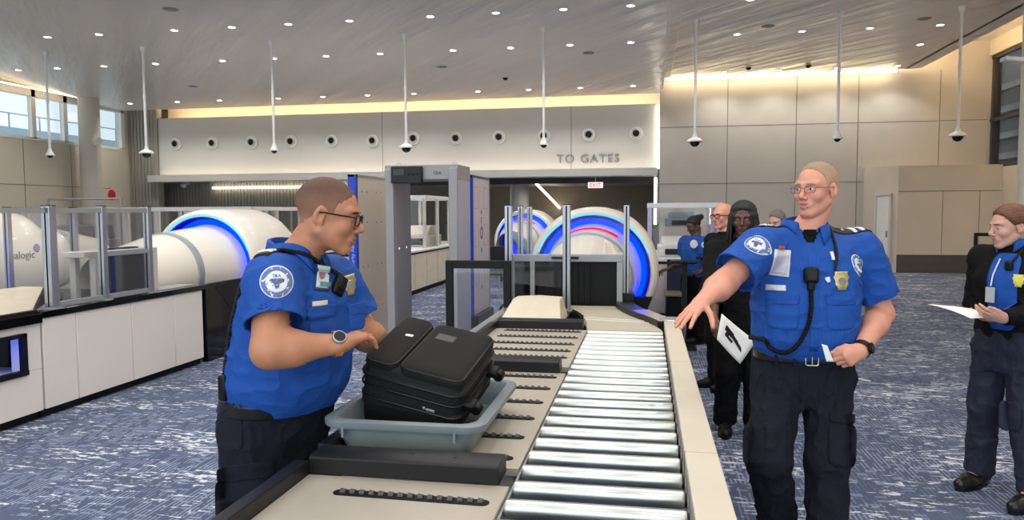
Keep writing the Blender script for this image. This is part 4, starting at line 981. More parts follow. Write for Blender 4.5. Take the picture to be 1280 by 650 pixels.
def np_mesh(name, parts, m, parent=None, sharp=None):
    """parts: list of (V, F) quads -> one mesh object, world coordinates"""
    V = np.concatenate([p[0] for p in parts]); o = 0; Fs = []
    for v, f in parts: Fs.append(f+o); o += len(v)
    F = np.concatenate(Fs)
    if parent is not None: V = V-np.array(wloc(parent))
    me = bpy.data.meshes.new(name); me.vertices.add(len(V)); me.vertices.foreach_set('co', V.astype(np.float32).ravel())
    me.loops.add(F.size); me.loops.foreach_set('vertex_index', F.astype(np.int32).ravel())
    me.polygons.add(len(F)); me.polygons.foreach_set('loop_start', np.arange(0, F.size, 4, dtype=np.int32)); me.polygons.foreach_set('loop_total', np.full(len(F), 4, np.int32))
    me.update(calc_edges=True); me.validate()
    me.polygons.foreach_set('use_smooth', np.ones(len(me.polygons), bool)); me.materials.append(m)
    ob = bpy.data.objects.new(name, me); COL.objects.link(ob)
    if parent is not None: ob.parent = parent
    return ob

def patch(F, c, din, u, v, w, h, shape='rect', off=.002, n=10, curve=None):
    """a small sheet laid on the surface of field F -> (V, quads)"""
    c, din, u, v = [np.array(q, float) for q in (c, din, u, v)]; din = din/np.linalg.norm(din)
    P = []
    for j in range(n+1):
        for i in range(n+1):
            a, b = 2*i/n-1, 2*j/n-1
            if shape == 'disc': a, b = a*sqrt(1-b*b/2), b*sqrt(1-a*a/2)
            elif shape == 'shield': a = a*(.62+.38*cos((b-.35)*1.35))*(1-.12*cos(b*9))
            elif shape == 'round': a, b = a*sqrt(1-abs(b)**6/4), b*sqrt(1-abs(a)**6/4)
            P.append(c+u*a*w/2+v*b*h/2)
    H = F.hit(np.array(P), din)-din*off; B = H+din*(off+.003)
    k = n+1; Q = []
    for j in range(n):
        for i in range(n): Q.append((j*k+i, j*k+i+1, (j+1)*k+i+1, (j+1)*k+i))
    ed = [i for i in range(k)]+[j*k+n for j in range(1, k)]+[n*k+i for i in range(n-1, -1, -1)]+[j*k for j in range(n-1, 0, -1)]
    N_ = k*k
    for a, b in zip(ed, ed[1:]+ed[:1]): Q.append((b, a, a+N_, b+N_))
    return np.concatenate([H, B]), np.array(Q)
def text_patch(name, body, F, c, din, u, v, size, off, m, parent):
    M = Matrix.Identity(4); o = text_obj(name, body, size, M, m, None, 0, 'CENTER')
    din = np.array(din, float); din /= np.linalg.norm(din); u = np.array(u); v = np.array(v)
    V = np.array([p.co[:] for p in o.data.vertices]); P = np.array(c)+V[:, :1]*u+(V[:, 1:2]-size*.35)*v
    H = F.hit(P, din)-din*off
    H = H-np.array(wloc(parent)); o.data.vertices.foreach_set('co', H.astype(np.float32).ravel()); o.data.update(); o.parent = parent
    return o

def head_frame(f, pitch=0., roll=0.):
    f = Vector(f); f.z = 0; f.normalize(); x = f.cross(Vector((0, 0, 1))); M = Matrix((x, f, Vector((0, 0, 1)))).transposed()
    return M @ Matrix.Rotation(-pitch, 3, 'X') @ Matrix.Rotation(roll, 3, 'Y')

def make_head(h=.002, neck=True, neck_to=(0, -.05, -.17), jaw=1., nose=1., fat=0., mouth_open=0., lady=False, hair=None, hair_off=.004):
    F = Field((-.10, -.135, -.17), (.10, .14, .15), h)
    F.ell((0, -.016, .042), (.073+fat*.3, .096, .081), .01)
    F.ell((0, .034, .004), (.061+fat*.3, .056, .074), .03)
    F.ell((0, .026, -.052), ((.055+fat)*jaw, .058, .056), .025)
    F.ell((0, .071, -.098), (.023*jaw, .019, .017), .025)
    for s in (-1, 1):
        F.cone((s*(.050+fat)*jaw, -.008, -.048), (s*.018, .066, -.099), .018+fat*.4, .013, .02)
        F.ell((s*.042, .062, -.024), (.020+fat*.3, .022, .021), .02)
        F.cone((s*.046, .070, .030), (s*.013, .086, .027), .011, .009, .014)
        F.ell((s*.031, .099, .008), (.019, .016, .014), .012, 's')
        F.ell((s*.0315, .0745, .007), (.0145, .0145, .0135), .004)
    F.cone((0, .086, .022), (0, .106*1, -.018), .0075, .0095, .014)
    F.ell((0, .110, -.026), (.0115*nose, .0115*nose, .0105), .010)
    for s in (-1, 1):
        F.ell((s*.0115, .099, -.033), (.0085, .010, .0075), .006); F.ell((s*.007, .106, -.041), (.004, .005, .003), .003, 's')
    F.ell((0, .078, -.061), (.028, .018, .023), .016)
    for s in (-1, 1):
        F.cone((s*.025, .084, -.0605), (s*.006, .0960, -.0560), .0030, .0045, .006); F.cone((s*.024, .084, -.0635), (s*.005, .0945, -.0690-mouth_open), .0030, .0050, .006)
        F.ell((s*.0315, .090, .0065), (.0122, .0085, .0042), .002, 's')
    F.ell((0, .100, -.0618-mouth_open*.5), (.024, .010, .0012+mouth_open*.7), .002, 's')
    if neck: F.cone((0, -.026, -.04), neck_to, .052+fat*.6-(.009 if lady else 0), .056+fat*.7-(.010 if lady else 0), .03)
    noear = F.D.copy()
    for s in (-1, 1):
        Me = np.array(Matrix.Rotation(s*.35, 3, 'Z') @ Matrix.Rotation(-.22, 3, 'X')).tolist()
        F.ell((s*.0765, -.014, .000), (.0075, .019, .032), .006, 'u', Me); F.ell((s*.0735, -.008, -.022), (.007, .010, .012), .006)
        F.ell((s*.0840, -.009, .002), (.0075, .0105, .020), .003, 's', Me); F.cone((s*.078, -.002, -.004), (s*.077, -.001, -.012), .0035, .004, .003)
    out = {'F': F, 'skin': F.mesh()}
    if hair is not None:
        G = Field((-.10, -.135, -.17), (.10, .14, .15), h); G.D = noear.copy(); X, Y, Z = G.ax[0][:, None, None], G.ax[1][None, :, None], G.ax[2][None, None, :]
        zl = np.interp(G.ax[1], [p[0] for p in hair], [p[1] for p in hair]).astype(np.float32)[None, :, None]
        up = np.clip((Z-zl)/.028, 0, 1); G.D = G.D-hair_off*(.12+.88*up*(2-up)); jit = (G.noise((.010, .006, .010), 9)-.5)*.014+(G.noise((.025, .02, .02), 12)-.5)*.010
        G.D = np.maximum(G.D, (zl-Z+jit)*.8)
        G.D = G.D+(G.noise((.008, .008, .008), 3)-.5)*.0015
        # keep a shell only
        G.D = np.maximum(G.D, -(noear+.006)); out['hair'] = G.mesh(); out['hairF'] = G
    return out

def xf(mesh, M, c, sc):
    V, Fq = mesh; return (np.array(V)*sc) @ np.array(M).T+np.array(c), Fq

def fingers(F, W, d, n, s, curls, sc=1., spread=(.10, .03, -.04, -.12), thumb=None, k=.005):
    """hand prims: W wrist, d along the hand, n out of the back of the hand, s to the thumb side"""
    W, d, n, s = [np.array(Vector(q)) for q in (W, d, n, s)]; d = d/np.linalg.norm(d); n = n-d*n.dot(d); n /= np.linalg.norm(n); s = s-d*s.dot(d)-n*s.dot(n); s /= np.linalg.norm(s)
    kx = [(.027, .086), (.009, .090), (-.0105, .085), (-.029, .076)]; ln = [(.043, .026, .021), (.048, .030, .022), (.044, .028, .022), (.034, .021, .019)]; rr = [.0098, .010, .0096, .0086]
    F.cone(W-d*.03*sc, W+d*.02*sc, .027*sc, .026*sc, .02, flat=(n, .72))
    for i in range(4):
        base = W+(s*kx[i][0]*.62+d*.012)*sc; kn = W+(s*kx[i][0]+d*kx[i][1]-n*(.002+.003*abs(i-1)))*sc
        F.cone(base, kn, .0135*sc, .0118*sc, .016)
    F.cone(W+(d*.03-n*.006)*sc, W+(d*.07-n*.006)*sc, .022*sc, .022*sc, .01, flat=(n, .5))
    for i in range(4):
        kn = W+(s*kx[i][0]+d*kx[i][1]-n*(.002+.003*abs(i-1)))*sc; a = spread[i]; dd = d*cos(a)+s*sin(a); ang = 0; p = kn
        for j in range(3):
            ang += curls[i][j]; q = dd*cos(ang)-n*sin(ang); e = p+q*ln[i][j]*sc
            F.cone(p, e, rr[i]*sc*(1-.09*j), rr[i]*sc*(1-.09*(j+1)), k); p = e
    th = thumb or [(.5, .35), (.35, .25), (.1, .15)]   # angle away from d toward s, and toward the palm, per bone
    p = W+(d*.018+s*.020-n*.004)*sc; a = b = 0; Ls = (.046, .034, .028); R_ = (.0150, .0118, .0108, .0088)
    for j in range(3):
        A, B = th[j]; q = d*cos(A)*cos(B)+s*sin(A)*cos(B)-n*sin(B); q = q/np.linalg.norm(q); e = p+q*Ls[j]*sc
        F.cone(p, e, R_[j]*sc, R_[j+1]*sc, .012 if j == 0 else .005); p = e
    return F

def bbox(pts, m): P = np.array([tuple(p) for p in pts], float); return P.min(0)-m, P.max(0)+m

M_skin_tan = mat('skin_tan', (186, 128, 98), .48, 0, .07, 22, .10, 380, spec=.4)
M_skin_fair = mat('skin_fair', (216, 152, 128), .48, 0, .08, 20, .10, 380, spec=.4)
M_skin_lady = mat('skin_light', (208, 158, 138), .5, 0, .06, 20, .08, 380)
M_skin_dark = mat('skin_dark_brown', (92, 62, 48), .45, 0, .08, 20, .08, 380)
M_shirt = mat('royal_blue_shirt', (28, 78, 160), .72, 0, .08, 14, .25, 160, spec=.25)
M_navy = mat('navy_trousers', (24, 27, 37), .85, 0, .10, 14, .3, 160, spec=.25)
M_blackcloth = mat('black_cloth', (12, 12, 14), .82, 0, .12, 14, .3, 140, spec=.2)
M_leather = mat('black_leather', (18, 18, 19), .35, 0, .1, 30, .1, 90)
M_eye = mat('eye_white', (226, 220, 214), .2, 0, .01); M_iris = mat('iris_dark', (60, 44, 34), .15)
M_lens = glass_mat('spectacle_lens', (230, 230, 235), .04)
M_goldbadge = mat('gold_badge', (206, 190, 136), .32, .6, .1, 60); M_navyprint = mat('navy_print', (34, 56, 110), .6); M_pr_white = mat('embroidery_white', (222, 226, 232), .7, 0, .04, 60, .2, 300)
M_paper = mat('white_paper', (242, 242, 238), .7, 0, .01); M_lip = mat('lip_rose', (176, 106, 92), .45); M_lipd = mat('lip_dark', (92, 56, 48), .45)

def fade_mat(name, top, low, z0=.25, z1=.75):
    m = mat(name, top, .8, 0, .14, 240); nt = m.node_tree; N = nt.nodes; L = nt.links; b = N['Principled BSDF']; src = b.inputs['Base Color'].links[0].from_socket
    tc = N.new('ShaderNodeTexCoord'); sp = N.new('ShaderNodeSeparateXYZ'); L.new(tc.outputs['Generated'], sp.inputs[0]); mr = N.new('ShaderNodeMapRange'); mr.inputs[1].default_value = z0; mr.inputs[2].default_value = z1; L.new(sp.outputs[2], mr.inputs[0])
    x = N.new('ShaderNodeMix'); x.data_type = 'RGBA'; L.new(mr.outputs[0], x.inputs[0]); x.inputs[6].default_value = (*lin(low), 1); L.new(src, x.inputs[7]); L.new(x.outputs[2], b.inputs['Base Color']); return m

def eyes(root, M, c, sc, body, gaze=(0, 0)):
    def P(x, y, z): return Vector(c)+M @ (Vector((x, y, z))*sc)
    for s in (-1, 1):
        m_ = MB(); n = 14; ctr = P(s*.0315, .0745, .007); vs = []; R_ = .0130*sc
        for j in range(1, 8):
            for i in range(n):
                a = pi*j/8; vs.append(ctr+M @ Vector((R_*sin(a)*cos(2*pi*i/n), R_*cos(a), R_*sin(a)*sin(2*pi*i/n))))
        m_.add(vs, [(j*n+i, j*n+(i+1) % n, (j+1)*n+(i+1) % n, (j+1)*n+i) for j in range(6) for i in range(n)]+[tuple(range(n))])
        e = m_.build('eye', M_eye, body)
        gz = M @ Vector((sin(gaze[0]), cos(gaze[0])*cos(gaze[1]), sin(gaze[1]))); q = MB().cyl(ctr+gz*R_*.90, ctr+gz*R_*1.02, .0055*sc, .005*sc, 14); q.build('iris', M_iris, body)

def lips(root, M, c, sc, F, m, body, mo=0.):
    parts = []
    for (z, hgt) in ((-.0565, .0075), (-.0685-mo, .0085)):
        p = patch(F, (0, .10, z), (0, -1, 0), (1, 0, 0), (0, 0, 1), .046, hgt, 'disc', .0006, 8); parts.append(xf(p, M, c, sc))
    np_mesh('lips', parts, m, body)

def brows(M, c, sc, F, m, body):
    for s in (-1, 1):
        p = patch(F, (s*.031, .10, .0275), (0, -1, 0), (1, 0, s*-.12), (0, 0, 1), .036, .007, 'disc', .0015, 8); np_mesh('eyebrow', [xf(p, M, c, sc)], m, body)

def glasses(M, c, sc, m, label_parent, w=.052, hgt=.030, z=.006, y=.104, rim=.0016, lens=True):
    def P(x, yy, zz): return Vector(c)+M @ (Vector((x, yy, zz))*sc)
    o = thing('spectacles', label_parent[0], 'glasses', P(0, y, z))
    f = MB()
    for s in (-1, 1):
        pts = [P(s*.0335+q[0], y-.10*max(0, abs(s*.0335+q[0])-.02)-.004*abs(q[1]/hgt), z-.002+q[1]) for q in rrect(0, 0, w/2, hgt/2, .011, 4)]
        f.tube(pts, rim*sc, 6, True)
        if lens: 
            l = MB(); l.add([p for p in pts], [tuple(range(len(pts)))]); l.build('lens', M_lens, o)
    f.tube([P(-.009, y, z+.004), P(0, y+.002, z+.007), P(.009, y, z+.004)], rim*sc, 6)
    f.build('frame', m, o)
    for s in (-1, 1):
        MB().tube([P(s*.059, y-.004, z+.006), P(s*.070, y-.02, z+.007), P(s*.0765, .03, z+.006), P(s*.079, .0, z+.006), P(s*.078, -.018, z+.002), P(s*.077, -.03, z-.012)], rim*sc*1.2, 6).build('temple_arm', m, o)
    return o

def collar(root, c, f, rad, z, m, tilt=.25, open_=.55, w=.045, drop=.035, parent=None, ry=1.0, G=None):
    """folded shirt collar round the neck; c centre, f forward"""
    f = Vector(f).normalized(); r = f.cross(Vector((0, 0, 1))); vs = []; n = 28; rows = 4
    for i in range(n+1):
        a = -pi+open_*.5+(2*pi-open_)*i/n   # 0 = back
        e = abs(a)/pi; tip = max(0, (e-.70)/.30)
        dr = (-f*cos(a)*ry+r*sin(a))
        base = Vector(c)+Vector((0, 0, z-tilt*rad*(1-cos(a))*.5))
        p0 = base+dr*(rad-.002)-Vector((0, 0, .02)); p1 = base+dr*(rad+.004)+Vector((0, 0, .022)); p2 = base+dr*(rad+.014)+Vector((0, 0, .020)); 
        p3 = base+dr*(rad+.022+.012*tip)-Vector((0, 0, drop*.3)); p4 = base+dr*(rad+.036+.018*tip)-Vector((0, 0, drop+.030*tip))
        vs += [p0, p1, p2, p3, p4]
    fs = [(i*5+j, (i+1)*5+j, (i+1)*5+j+1, i*5+j+1) for i in range(n) for j in range(4)]
    if G is not None:
        vs = [Vector(v) for v in vs]
        for k_ in range(40):
            dv = G.sample(np.array([tuple(v) for v in vs]))
            for i_, v in enumerate(vs):
                if i_ % 5 >= 2 and dv[i_] < .004+.003*(4-i_ % 5): v.z += .003
    o = MB().add(vs, fs).build('collar', m, parent if parent is not None else root, sharp=60)
    s = o.modifiers.new('thick', 'SOLIDIFY'); s.thickness = .004; s.offset = 0; return o

def coil(pts, r, turns, wr=.004, n_per=12):
    """helix round a path"""
    pts = [Vector(p) for p in pts]; L = [0]
    for a, b in zip(pts, pts[1:]): L.append(L[-1]+(b-a).length)
    out = []; N = turns*n_per
    for i in range(N+1):
        t = L[-1]*i/N; j = max(k for k in range(len(pts)-1) if L[k] <= t+1e-9); q = (t-L[j])/max(L[j+1]-L[j], 1e-6); p = pts[j].lerp(pts[j+1], q); d = (pts[j+1]-pts[j]).normalized()
        u = d.cross(Vector((.3, .2, 1))).normalized(); w = d.cross(u); a = 2*pi*i/n_per; out.append(p+u*cos(a)*r+w*sin(a)*r)
    return out
def smooth_path(pts, n=8):
    pts = [Vector(p) for p in pts]; out = []
    for i in range(len(pts)-1):
        p0, p1, p2, p3 = pts[max(i-1, 0)], pts[i], pts[i+1], pts[min(i+2, len(pts)-1)]
        for j in range(n):
            t = j/n; out.append(.5*((2*p1)+(p2-p0)*t+(2*p0-5*p1+4*p2-p3)*t*t+(3*p1-p0-3*p2+p3)*t**3))
    return out+[pts[-1]]

def legs_field(O, yaw, hips, hipL, kneeL, ankL, hipR, kneeR, ankR, h, rr=(.105, .078, .062), seed=5, amp=.009):
    lo, hi = bbox([hipL, kneeL, ankL, hipR, kneeR, ankR, (O[0], O[1], hips[-1][0]+.02)], .24); lo[2] = 0.0
    F = Field(lo, hi, h)
    F.loft(hips, O, yaw, .02)
    for a, b, c in ((hipL, kneeL, ankL), (hipR, kneeR, ankR)):
        F.cone(a, b, rr[0], rr[1], .035); F.cone(b, c, rr[1], rr[2], .03)
        d = (Vector(c)-Vector(b)).normalized(); F.cyl(Vector(b).lerp(Vector(c), .5), Vector(c)+d*.01, rr[2]+.002, rr[2]+.008, .02)
    F.folds(amp, [(.07, .07, .11), (.035, .035, .07)], seed)
    F.clipz(min(ankL[2], ankR[2])-.035)
    F.clipz(hips[-1][0]-.004, False)
    return F
def shoe(name, A, d, parent, m=None, sc=1., h=.006, label=None):
    A = Vector(A); d = Vector(d); d.z = 0; d.normalize(); r = d.cross(Vector((0, 0, 1))); F = Field(*bbox([A-d*.1, A+d*.24, (A.x, A.y, 0), A], .10), h)
    z = A.z-.09 if A.z > .13 else 0
    g = Vector((A.x, A.y, z))
    F.cone(g+d*-.05*sc+Vector((0, 0, .05)), g+d*.10*sc+Vector((0, 0, .042)), .042*sc, .044*sc, .02); F.cone(g+d*.10*sc+Vector((0, 0, .040)), g+d*.18*sc+Vector((0, 0, .036)), .044*sc, .034*sc, .02)
    F.cone(g+Vector((0, 0, .05)), g+d*-.01+Vector((0, 0, .13)), .040*sc, .045*sc, .03)
    F.clipz(z+.004); o = np_mesh('shoe', [F.mesh()], m or M_leather, parent)
    poly = []
    for i in range(20):
        a = 2*pi*i/20; yy = cos(a)*.148*sc+.062*sc; wd = .050*sc if yy > .06 else .043*sc; poly.append(g+d*yy+r*sin(a)*wd)
    MB().loft([[p+Vector((0, 0, .0)) for p in poly], [p+Vector((0, 0, .022)) for p in poly]]).build('sole', M_black, o)
    return o
def build_person(label, p, group=None):
    O = Vector(p['O']); yaw = math.atan2(p['f'][1], p['f'][0]); h = p.get('h', .005); hh = p.get('hh', .0022)
    f = Vector((cos(yaw), sin(yaw), 0)); r = f.cross(Vector((0, 0, 1)))
    root = thing('person', label, 'person', (O.x, O.y, 0), group)
    parts = []
    # head
    M = head_frame(p['hf'], p.get('pitch', 0), p.get('hroll', 0)); hc = Vector(p['hc']); sc = p.get('hs', 1.)
    st = p['st']; nb = O+r*st[-1][1]+f*st[-1][2]+Vector((0, 0, st[-1][0]-.05)); nl = M.transposed() @ ((nb-hc)/sc); nl = Vector((0, -.026, -.04))+(nl-Vector((0, -.026, -.04)))*min(1, .13/max((nl-Vector((0, -.026, -.04))).length, .01))
    H = make_head(hh, neck_to=tuple(nl), hair=p.get('hairline'), hair_off=p.get('hair_off', .004), **p.get('head', {}))
    parts.append(xf(H['skin'], M, hc, sc))
    # trunk, thighs and shanks under the clothes
    st = p['st']; hips = p['hips']
    core = [(z, cx, cy, max(rx-.025, .03), max(ry-.025, .03)) for z, cx, cy, rx, ry in st]
    pts = [O+Vector((0, 0, st[-1][0])), p['hipL'], p['kneeL'], p['ankL'], p['hipR'], p['kneeR'], p['ankR'], hc]
    lo, hi = bbox(pts, .28); lo[2] = 0; T = Field(lo, hi, max(h*2, .010))
    T.loft(core, O, yaw, .03); T.loft([(z, a, b, c-.03, d-.03) for z, a, b, c, d in hips], O, yaw, .03)
    nb = O+r*st[-1][1]+f*st[-1][2]+Vector((0, 0, st[-1][0]-.05)); nk = p.get('neck_r', .056)
    T.cone(nb, hc+M @ Vector((0, -.03, -.06))*sc, nk+.008, nk-.004, .04)
    for s in 'LR':
        T.cone(p['hip'+s], p['knee'+s], .075, .052, .03); T.cone(p['knee'+s], p['ank'+s], .052, .038, .03); T.cone(Vector(p['ank'+s]), Vector(p['ank'+s])+Vector((0, 0, -.04))+f*.08, .035, .03, .02)
    for s in 'LR': T.cone(O+r*(st[-2][1])+f*st[-2][2]+Vector((0, 0, st[-3][0]-.02)), p['sh'+s], .055, .05, .05)
    parts.append(T.mesh())
    # arms with hands
    for s in 'LR':
        S, E, Wr = [Vector(p[k+s]) for k in ('sh', 'el', 'wr')]; ar = p.get('ar', (.058, .050, .046, .032)); hd = p['hand'+s]; hsc = p.get('hand_s', 1.)
        d = Vector(hd['d']).normalized()
        lo, hi = bbox([S, E, Wr, Wr+d*.2], .10); A = Field(lo, hi, p.get('ha', .0035))
        A.cone(S, E, ar[0], ar[1], .03); m1 = E.lerp(Wr, .28); A.cone(E, m1, ar[1]*.93, ar[2]*1.06, .03); A.cone(m1, Wr, ar[2]*1.04, ar[3], .03, flat=(tuple(Vector(hd['n']).normalized()), .86))
        fingers(A, Wr, d, hd['n'], hd['s'], hd['c'], hsc, hd.get('spread', (.10, .03, -.04, -.12)), hd.get('th'))
        parts.append(A.mesh())
    body = np_mesh('body', parts, p['skin'], root)
    for k, v in (('body_field', T),): pass
    # shirt
    lo, hi = bbox([O+Vector((0, 0, st[0][0])), O+Vector((0, 0, st[-1][0]))]+[p['sh'+s] for s in 'LR']+[p['sl'+s] for s in 'LR'], .16)
    lo[0] = min(lo[0], O.x-.33); hi[0] = max(hi[0], O.x+.33); lo[1] = min(lo[1], O.y-.33); hi[1] = max(hi[1], O.y+.33); hi[2] = st[-1][0]+.08
    G = Field(lo, hi, h); G.loft(st, O, yaw, .02, p=p.get('pow', 2.4))
    sr = p.get('sr', (.085, .088))
    for s in 'LR':
        S = Vector(p['sh'+s]); base = O+r*st[-2][1]+f*st[-2][2]+Vector((0, 0, st[-2][0]-.045))
        G.cone(base, S, .060, sr[0]*.92, .06)
        if p.get('long'):
            E, Wr = Vector(p['el'+s]), Vector(p['wr'+s]); G.cone(S, E, sr[0], sr[1], .03); G.cyl(E.lerp(S, .02), Wr, sr[1], sr[1]*.68, .025)
        else: G.cyl(S+(S-Vector(p['sl'+s])).normalized()*-.01, p['sl'+s], sr[0], sr[1], .035); G.cone(S, Vector(S).lerp(Vector(p['sl'+s]), .35), sr[0]*.98, sr[0]*.98, .03)
    G.folds(p.get('fold', .007), [(.10, .10, .06), (.045, .045, .05)], p.get('seed', 3), ([st[0][0], st[0][0]+.2, st[-1][0]-.15, st[-1][0]], [.5, 1.2, .8, .3]))
    for s in 'LR':
        if not p.get('long'):
            a = Vector(p['sl'+s]); dd = (a-Vector(p['sh'+s])).normalized(); G.cyl(a-dd*.035, a+dd*.03, sr[1]-.008, sr[1]-.005, .004, 's')
    nc = O+r*st[-1][1]+f*st[-1][2]
    ko = p.get('neckcut')
    if ko: G.cone(Vector((nc.x, nc.y, st[-1][0]-.03))+f*.01, Vector((nc.x, nc.y, st[-1][0]+.08)), ko, ko+.01, .006, 's')
    G.clipz(st[0][0])
    shirt = np_mesh(p.get('top_name', 'shirt'), [G.mesh()], p['top_m'], root)
    # trousers
    L = legs_field(O, yaw, hips, p['hipL'], p['kneeL'], p['ankL'], p['hipR'], p['kneeR'], p['ankR'], max(h, .006), p.get('lr', (.105, .085, .070)), p.get('seed', 3)+11, p.get('pfold', .010))
    tr_ = np_mesh('trousers', [L.mesh()], p['leg_m'], root)
    for s in 'LR': shoe('shoe', p['ank'+s], p.get('toe'+s, f), root, p.get('shoe_m'), p.get('shoe_s', 1.))
    if 'hair' in H: np_mesh('hair', [xf(H['hair'], M, hc, sc)], p['hair_m'], root)
    if not p.get('simple'):
        eyes(root, M, hc, sc, body, p.get('gaze', (0, 0))); lips(root, M, hc, sc, H['F'], p.get('lip_m', M_lip), body, p.get('head', {}).get('mouth_open', 0)); brows(M, hc, sc, H['F'], p['brow_m'], body)
    return dict(root=root, body=body, G=G, L=L, H=H, M=M, hc=hc, sc=sc, f=f, r=r, O=O, shirt=shirt, trousers=tr_, yaw=yaw)

def belt(q, zs, z, grow, m, hgt=.042):
    F = Field(*bbox([q['O']+Vector((0, 0, z))], .32), .006)
    F = Field((q['O'].x-.33, q['O'].y-.33, z-.04), (q['O'].x+.33, q['O'].y+.33, z+.04), .005)
    F.loft(zs, q['O'], q['yaw'], .01, grow=grow); F.clipz(z-hgt/2); F.clipz(z+hgt/2, False)
    return np_mesh('belt', [F.mesh()], m, q['root']), F
def PF(q, x, z): return q['O']+q['r']*x+q['f']*.34+Vector((0, 0, z))   # a point before the chest
def deco(q, name, x, z, w, h, m, parent=None, shape='rect', off=.003, rot=0., F=None, n=10, turn=0.):
    """patch on the front; x to the person's right"""
    f = Matrix.Rotation(turn, 3, 'Z') @ q['f']; r = f.cross(Vector((0, 0, 1)))
    c = q['O']+q['r']*x+f*.42+Vector((0, 0, z)); u = -r*cos(rot)+Vector((0, 0, 1))*sin(rot); v = Vector((0, 0, 1))*cos(rot)+r*sin(rot)
    return np_mesh(name, [patch(F or q['G'], c, -f, u, v, w, h, shape, off, n)], m, parent or q['shirt'])

RW = Vector((cos(YAW), sin(YAW), 0)); FW = Vector((-sin(YAW), cos(YAW), 0)); UPZ = Vector((0, 0, 1))
def G0(px, dep): v = D(px, 325, dep); return Vector((v.x, v.y, 0))
CURL_REST = [(.35, .45, .3), (.4, .5, .35), (.45, .55, .35), (.5, .55, .4)]
CURL_FIST = [(1.2, 1.5, .9), (1.3, 1.55, .9), (1.35, 1.55, .9), (1.35, 1.5, .9)]
CURL_FLAT = [(.08, .12, .1), (.08, .12, .1), (.12, .15, .1), (.18, .2, .12)]

BUZZ = [(-.13, -.055), (-.09, -.05), (-.045, -.012), (-.02, .012), (.0, .022), (.028, .010), (.036, .045), (.058, .062), (.072, .085), (.10, .11)]
# ================= left officer
f1 = (RW*cos(radians(29))-FW*sin(radians(29)))
O1 = G0(352, 2.66)
r1 = Vector(f1).cross(UPZ)
st1 = [(.90, 0, -.01, .185, .165), (.935, 0, .0, .208, .182), (1.00, 0, .015, .222, .198), (1.10, 0, .035, .218, .194), (1.20, 0, .055, .210, .178), (1.30, 0, .068, .205, .158), (1.37, 0, .07, .185, .125), (1.42, 0, .068, .130, .095), (1.455, 0, .07, .078, .075), (1.475, 0, .07, .068, .068)]
hips1 = [(.70, 0, -.06, .15, .13), (.80, 0, -.055, .20, .165), (.90, 0, -.035, .205, .175), (.965, 0, -.005, .205, .178)]
oR, oL = O1+r1*.10-Vector(f1)*.055, O1-r1*.10-Vector(f1)*.055
P1 = dict(O=O1, f=f1, hc=D(411, 270, 2.60), hf=RW*cos(radians(2))+FW*sin(radians(2)), pitch=.20, hs=1.075, st=st1, hips=hips1, h=.0045, hh=.002, ha=.003,
    head=dict(jaw=1.04, nose=1.05, fat=.008), hairline=BUZZ, hair_off=.0018, hair_m=fade_mat('buzz_stubble_brown', (96, 68, 56), (158, 110, 88), .15, .75), neck_r=.064,
    shR=D(340, 350, 2.46), elR=D(337, 438, 2.34), wrR=D(429, 429, 2.46), shL=D(415, 348, 2.84), elL=D(455, 418, 2.88), wrL=D(482, 430, 3.0),
    slR=D(343, 404, 2.39), slL=D(445, 398, 2.87), sr=(.090, .095), ar=(.061, .057, .056, .033),
    handR=dict(d=D(466, 407, 2.62)-D(429, 429, 2.46), n=UPZ*.8-FW*.5-RW*.25, s=FW*.75+RW*.1+UPZ*.5, c=[(.35, .5, .3), (.4, .5, .3), (.4, .55, .3), (.45, .55, .3)], th=[(.5, .2), (.35, .4), (.2, .5)]),
    handL=dict(d=RW*.6+FW*.5-UPZ*.1, n=UPZ*.8-RW*.3, s=-FW*.3-RW*.7, c=[(.7, .7, .4)]*4),
    hipR=oR+UPZ*.84, kneeR=oR+r1*.02+Vector(f1)*.02+UPZ*.48, ankR=oR+r1*.03+Vector(f1)*-.02+UPZ*.09, hipL=oL+UPZ*.84, kneeL=oL-r1*.02+Vector(f1)*.02+UPZ*.48, ankL=oL-r1*.04+Vector(f1)*0+UPZ*.09,
    skin=M_skin_tan, top_m=M_shirt, leg_m=M_navy, brow_m=mat('brow_dark', (70, 48, 38), .8), seed=3, lr=(.118, .095, .078), neckcut=.075, hand_s=1.06)
q1 = build_person('person in royal blue short-sleeved uniform shirt and glasses gripping the black suitcase', P1)
collar(q1['root'], q1['O']+q1['f']*.07, q1['f'], .080, 1.49, M_shirt, tilt=.55, open_=.5, parent=q1['shirt'], G=q1['G'], drop=.05)
g1 = glasses(q1['M'], q1['hc'], q1['sc'], M_black, ('black framed spectacles worn by the left officer',), w=.054, hgt=.032, rim=.0022)
bt, bf = belt(q1, hips1, .925, .012, M_leather, .05)
# watch
wv = (P1['wrR']-P1['elR']).normalized(); wc = P1['wrR']-wv*.022; nU = (UPZ*.55-FW*.8-RW*.1); nU = (nU-wv*nU.dot(wv)).normalized(); sU = wv.cross(nU)
wt = thing('wristwatch', 'round smartwatch with orange strap on the left officer wrist', 'watch', wc)
rg = MB(); 
for k_, (off_, rr_) in enumerate(((-.011, .0375), (.011, .0365))): pass
def band(c, ax, n, s, w, ra, rb, th=.003, N=28):
    rings = []
    for t, e in ((-w/2, 0), (-w/2, th), (w/2, th), (w/2, 0), (-w/2, 0)): rings.append([c+ax*t+n*cos(2*pi*i/N)*(ra+e)+s*sin(2*pi*i/N)*(rb+e) for i in range(N)])
    return MB().loft(rings, False)
band(wc, wv, nU, sU, .024, .0370, .0405).build('strap', mat('orange_leather_strap', (206, 134, 36), .55, 0, .06), wt)
cc = wc+nU*.0395; wb_ = MB().cyl(cc-nU*.003, cc+nU*.008, .0235, n=28); case = wb_.build('case', M_alu, wt, .002)
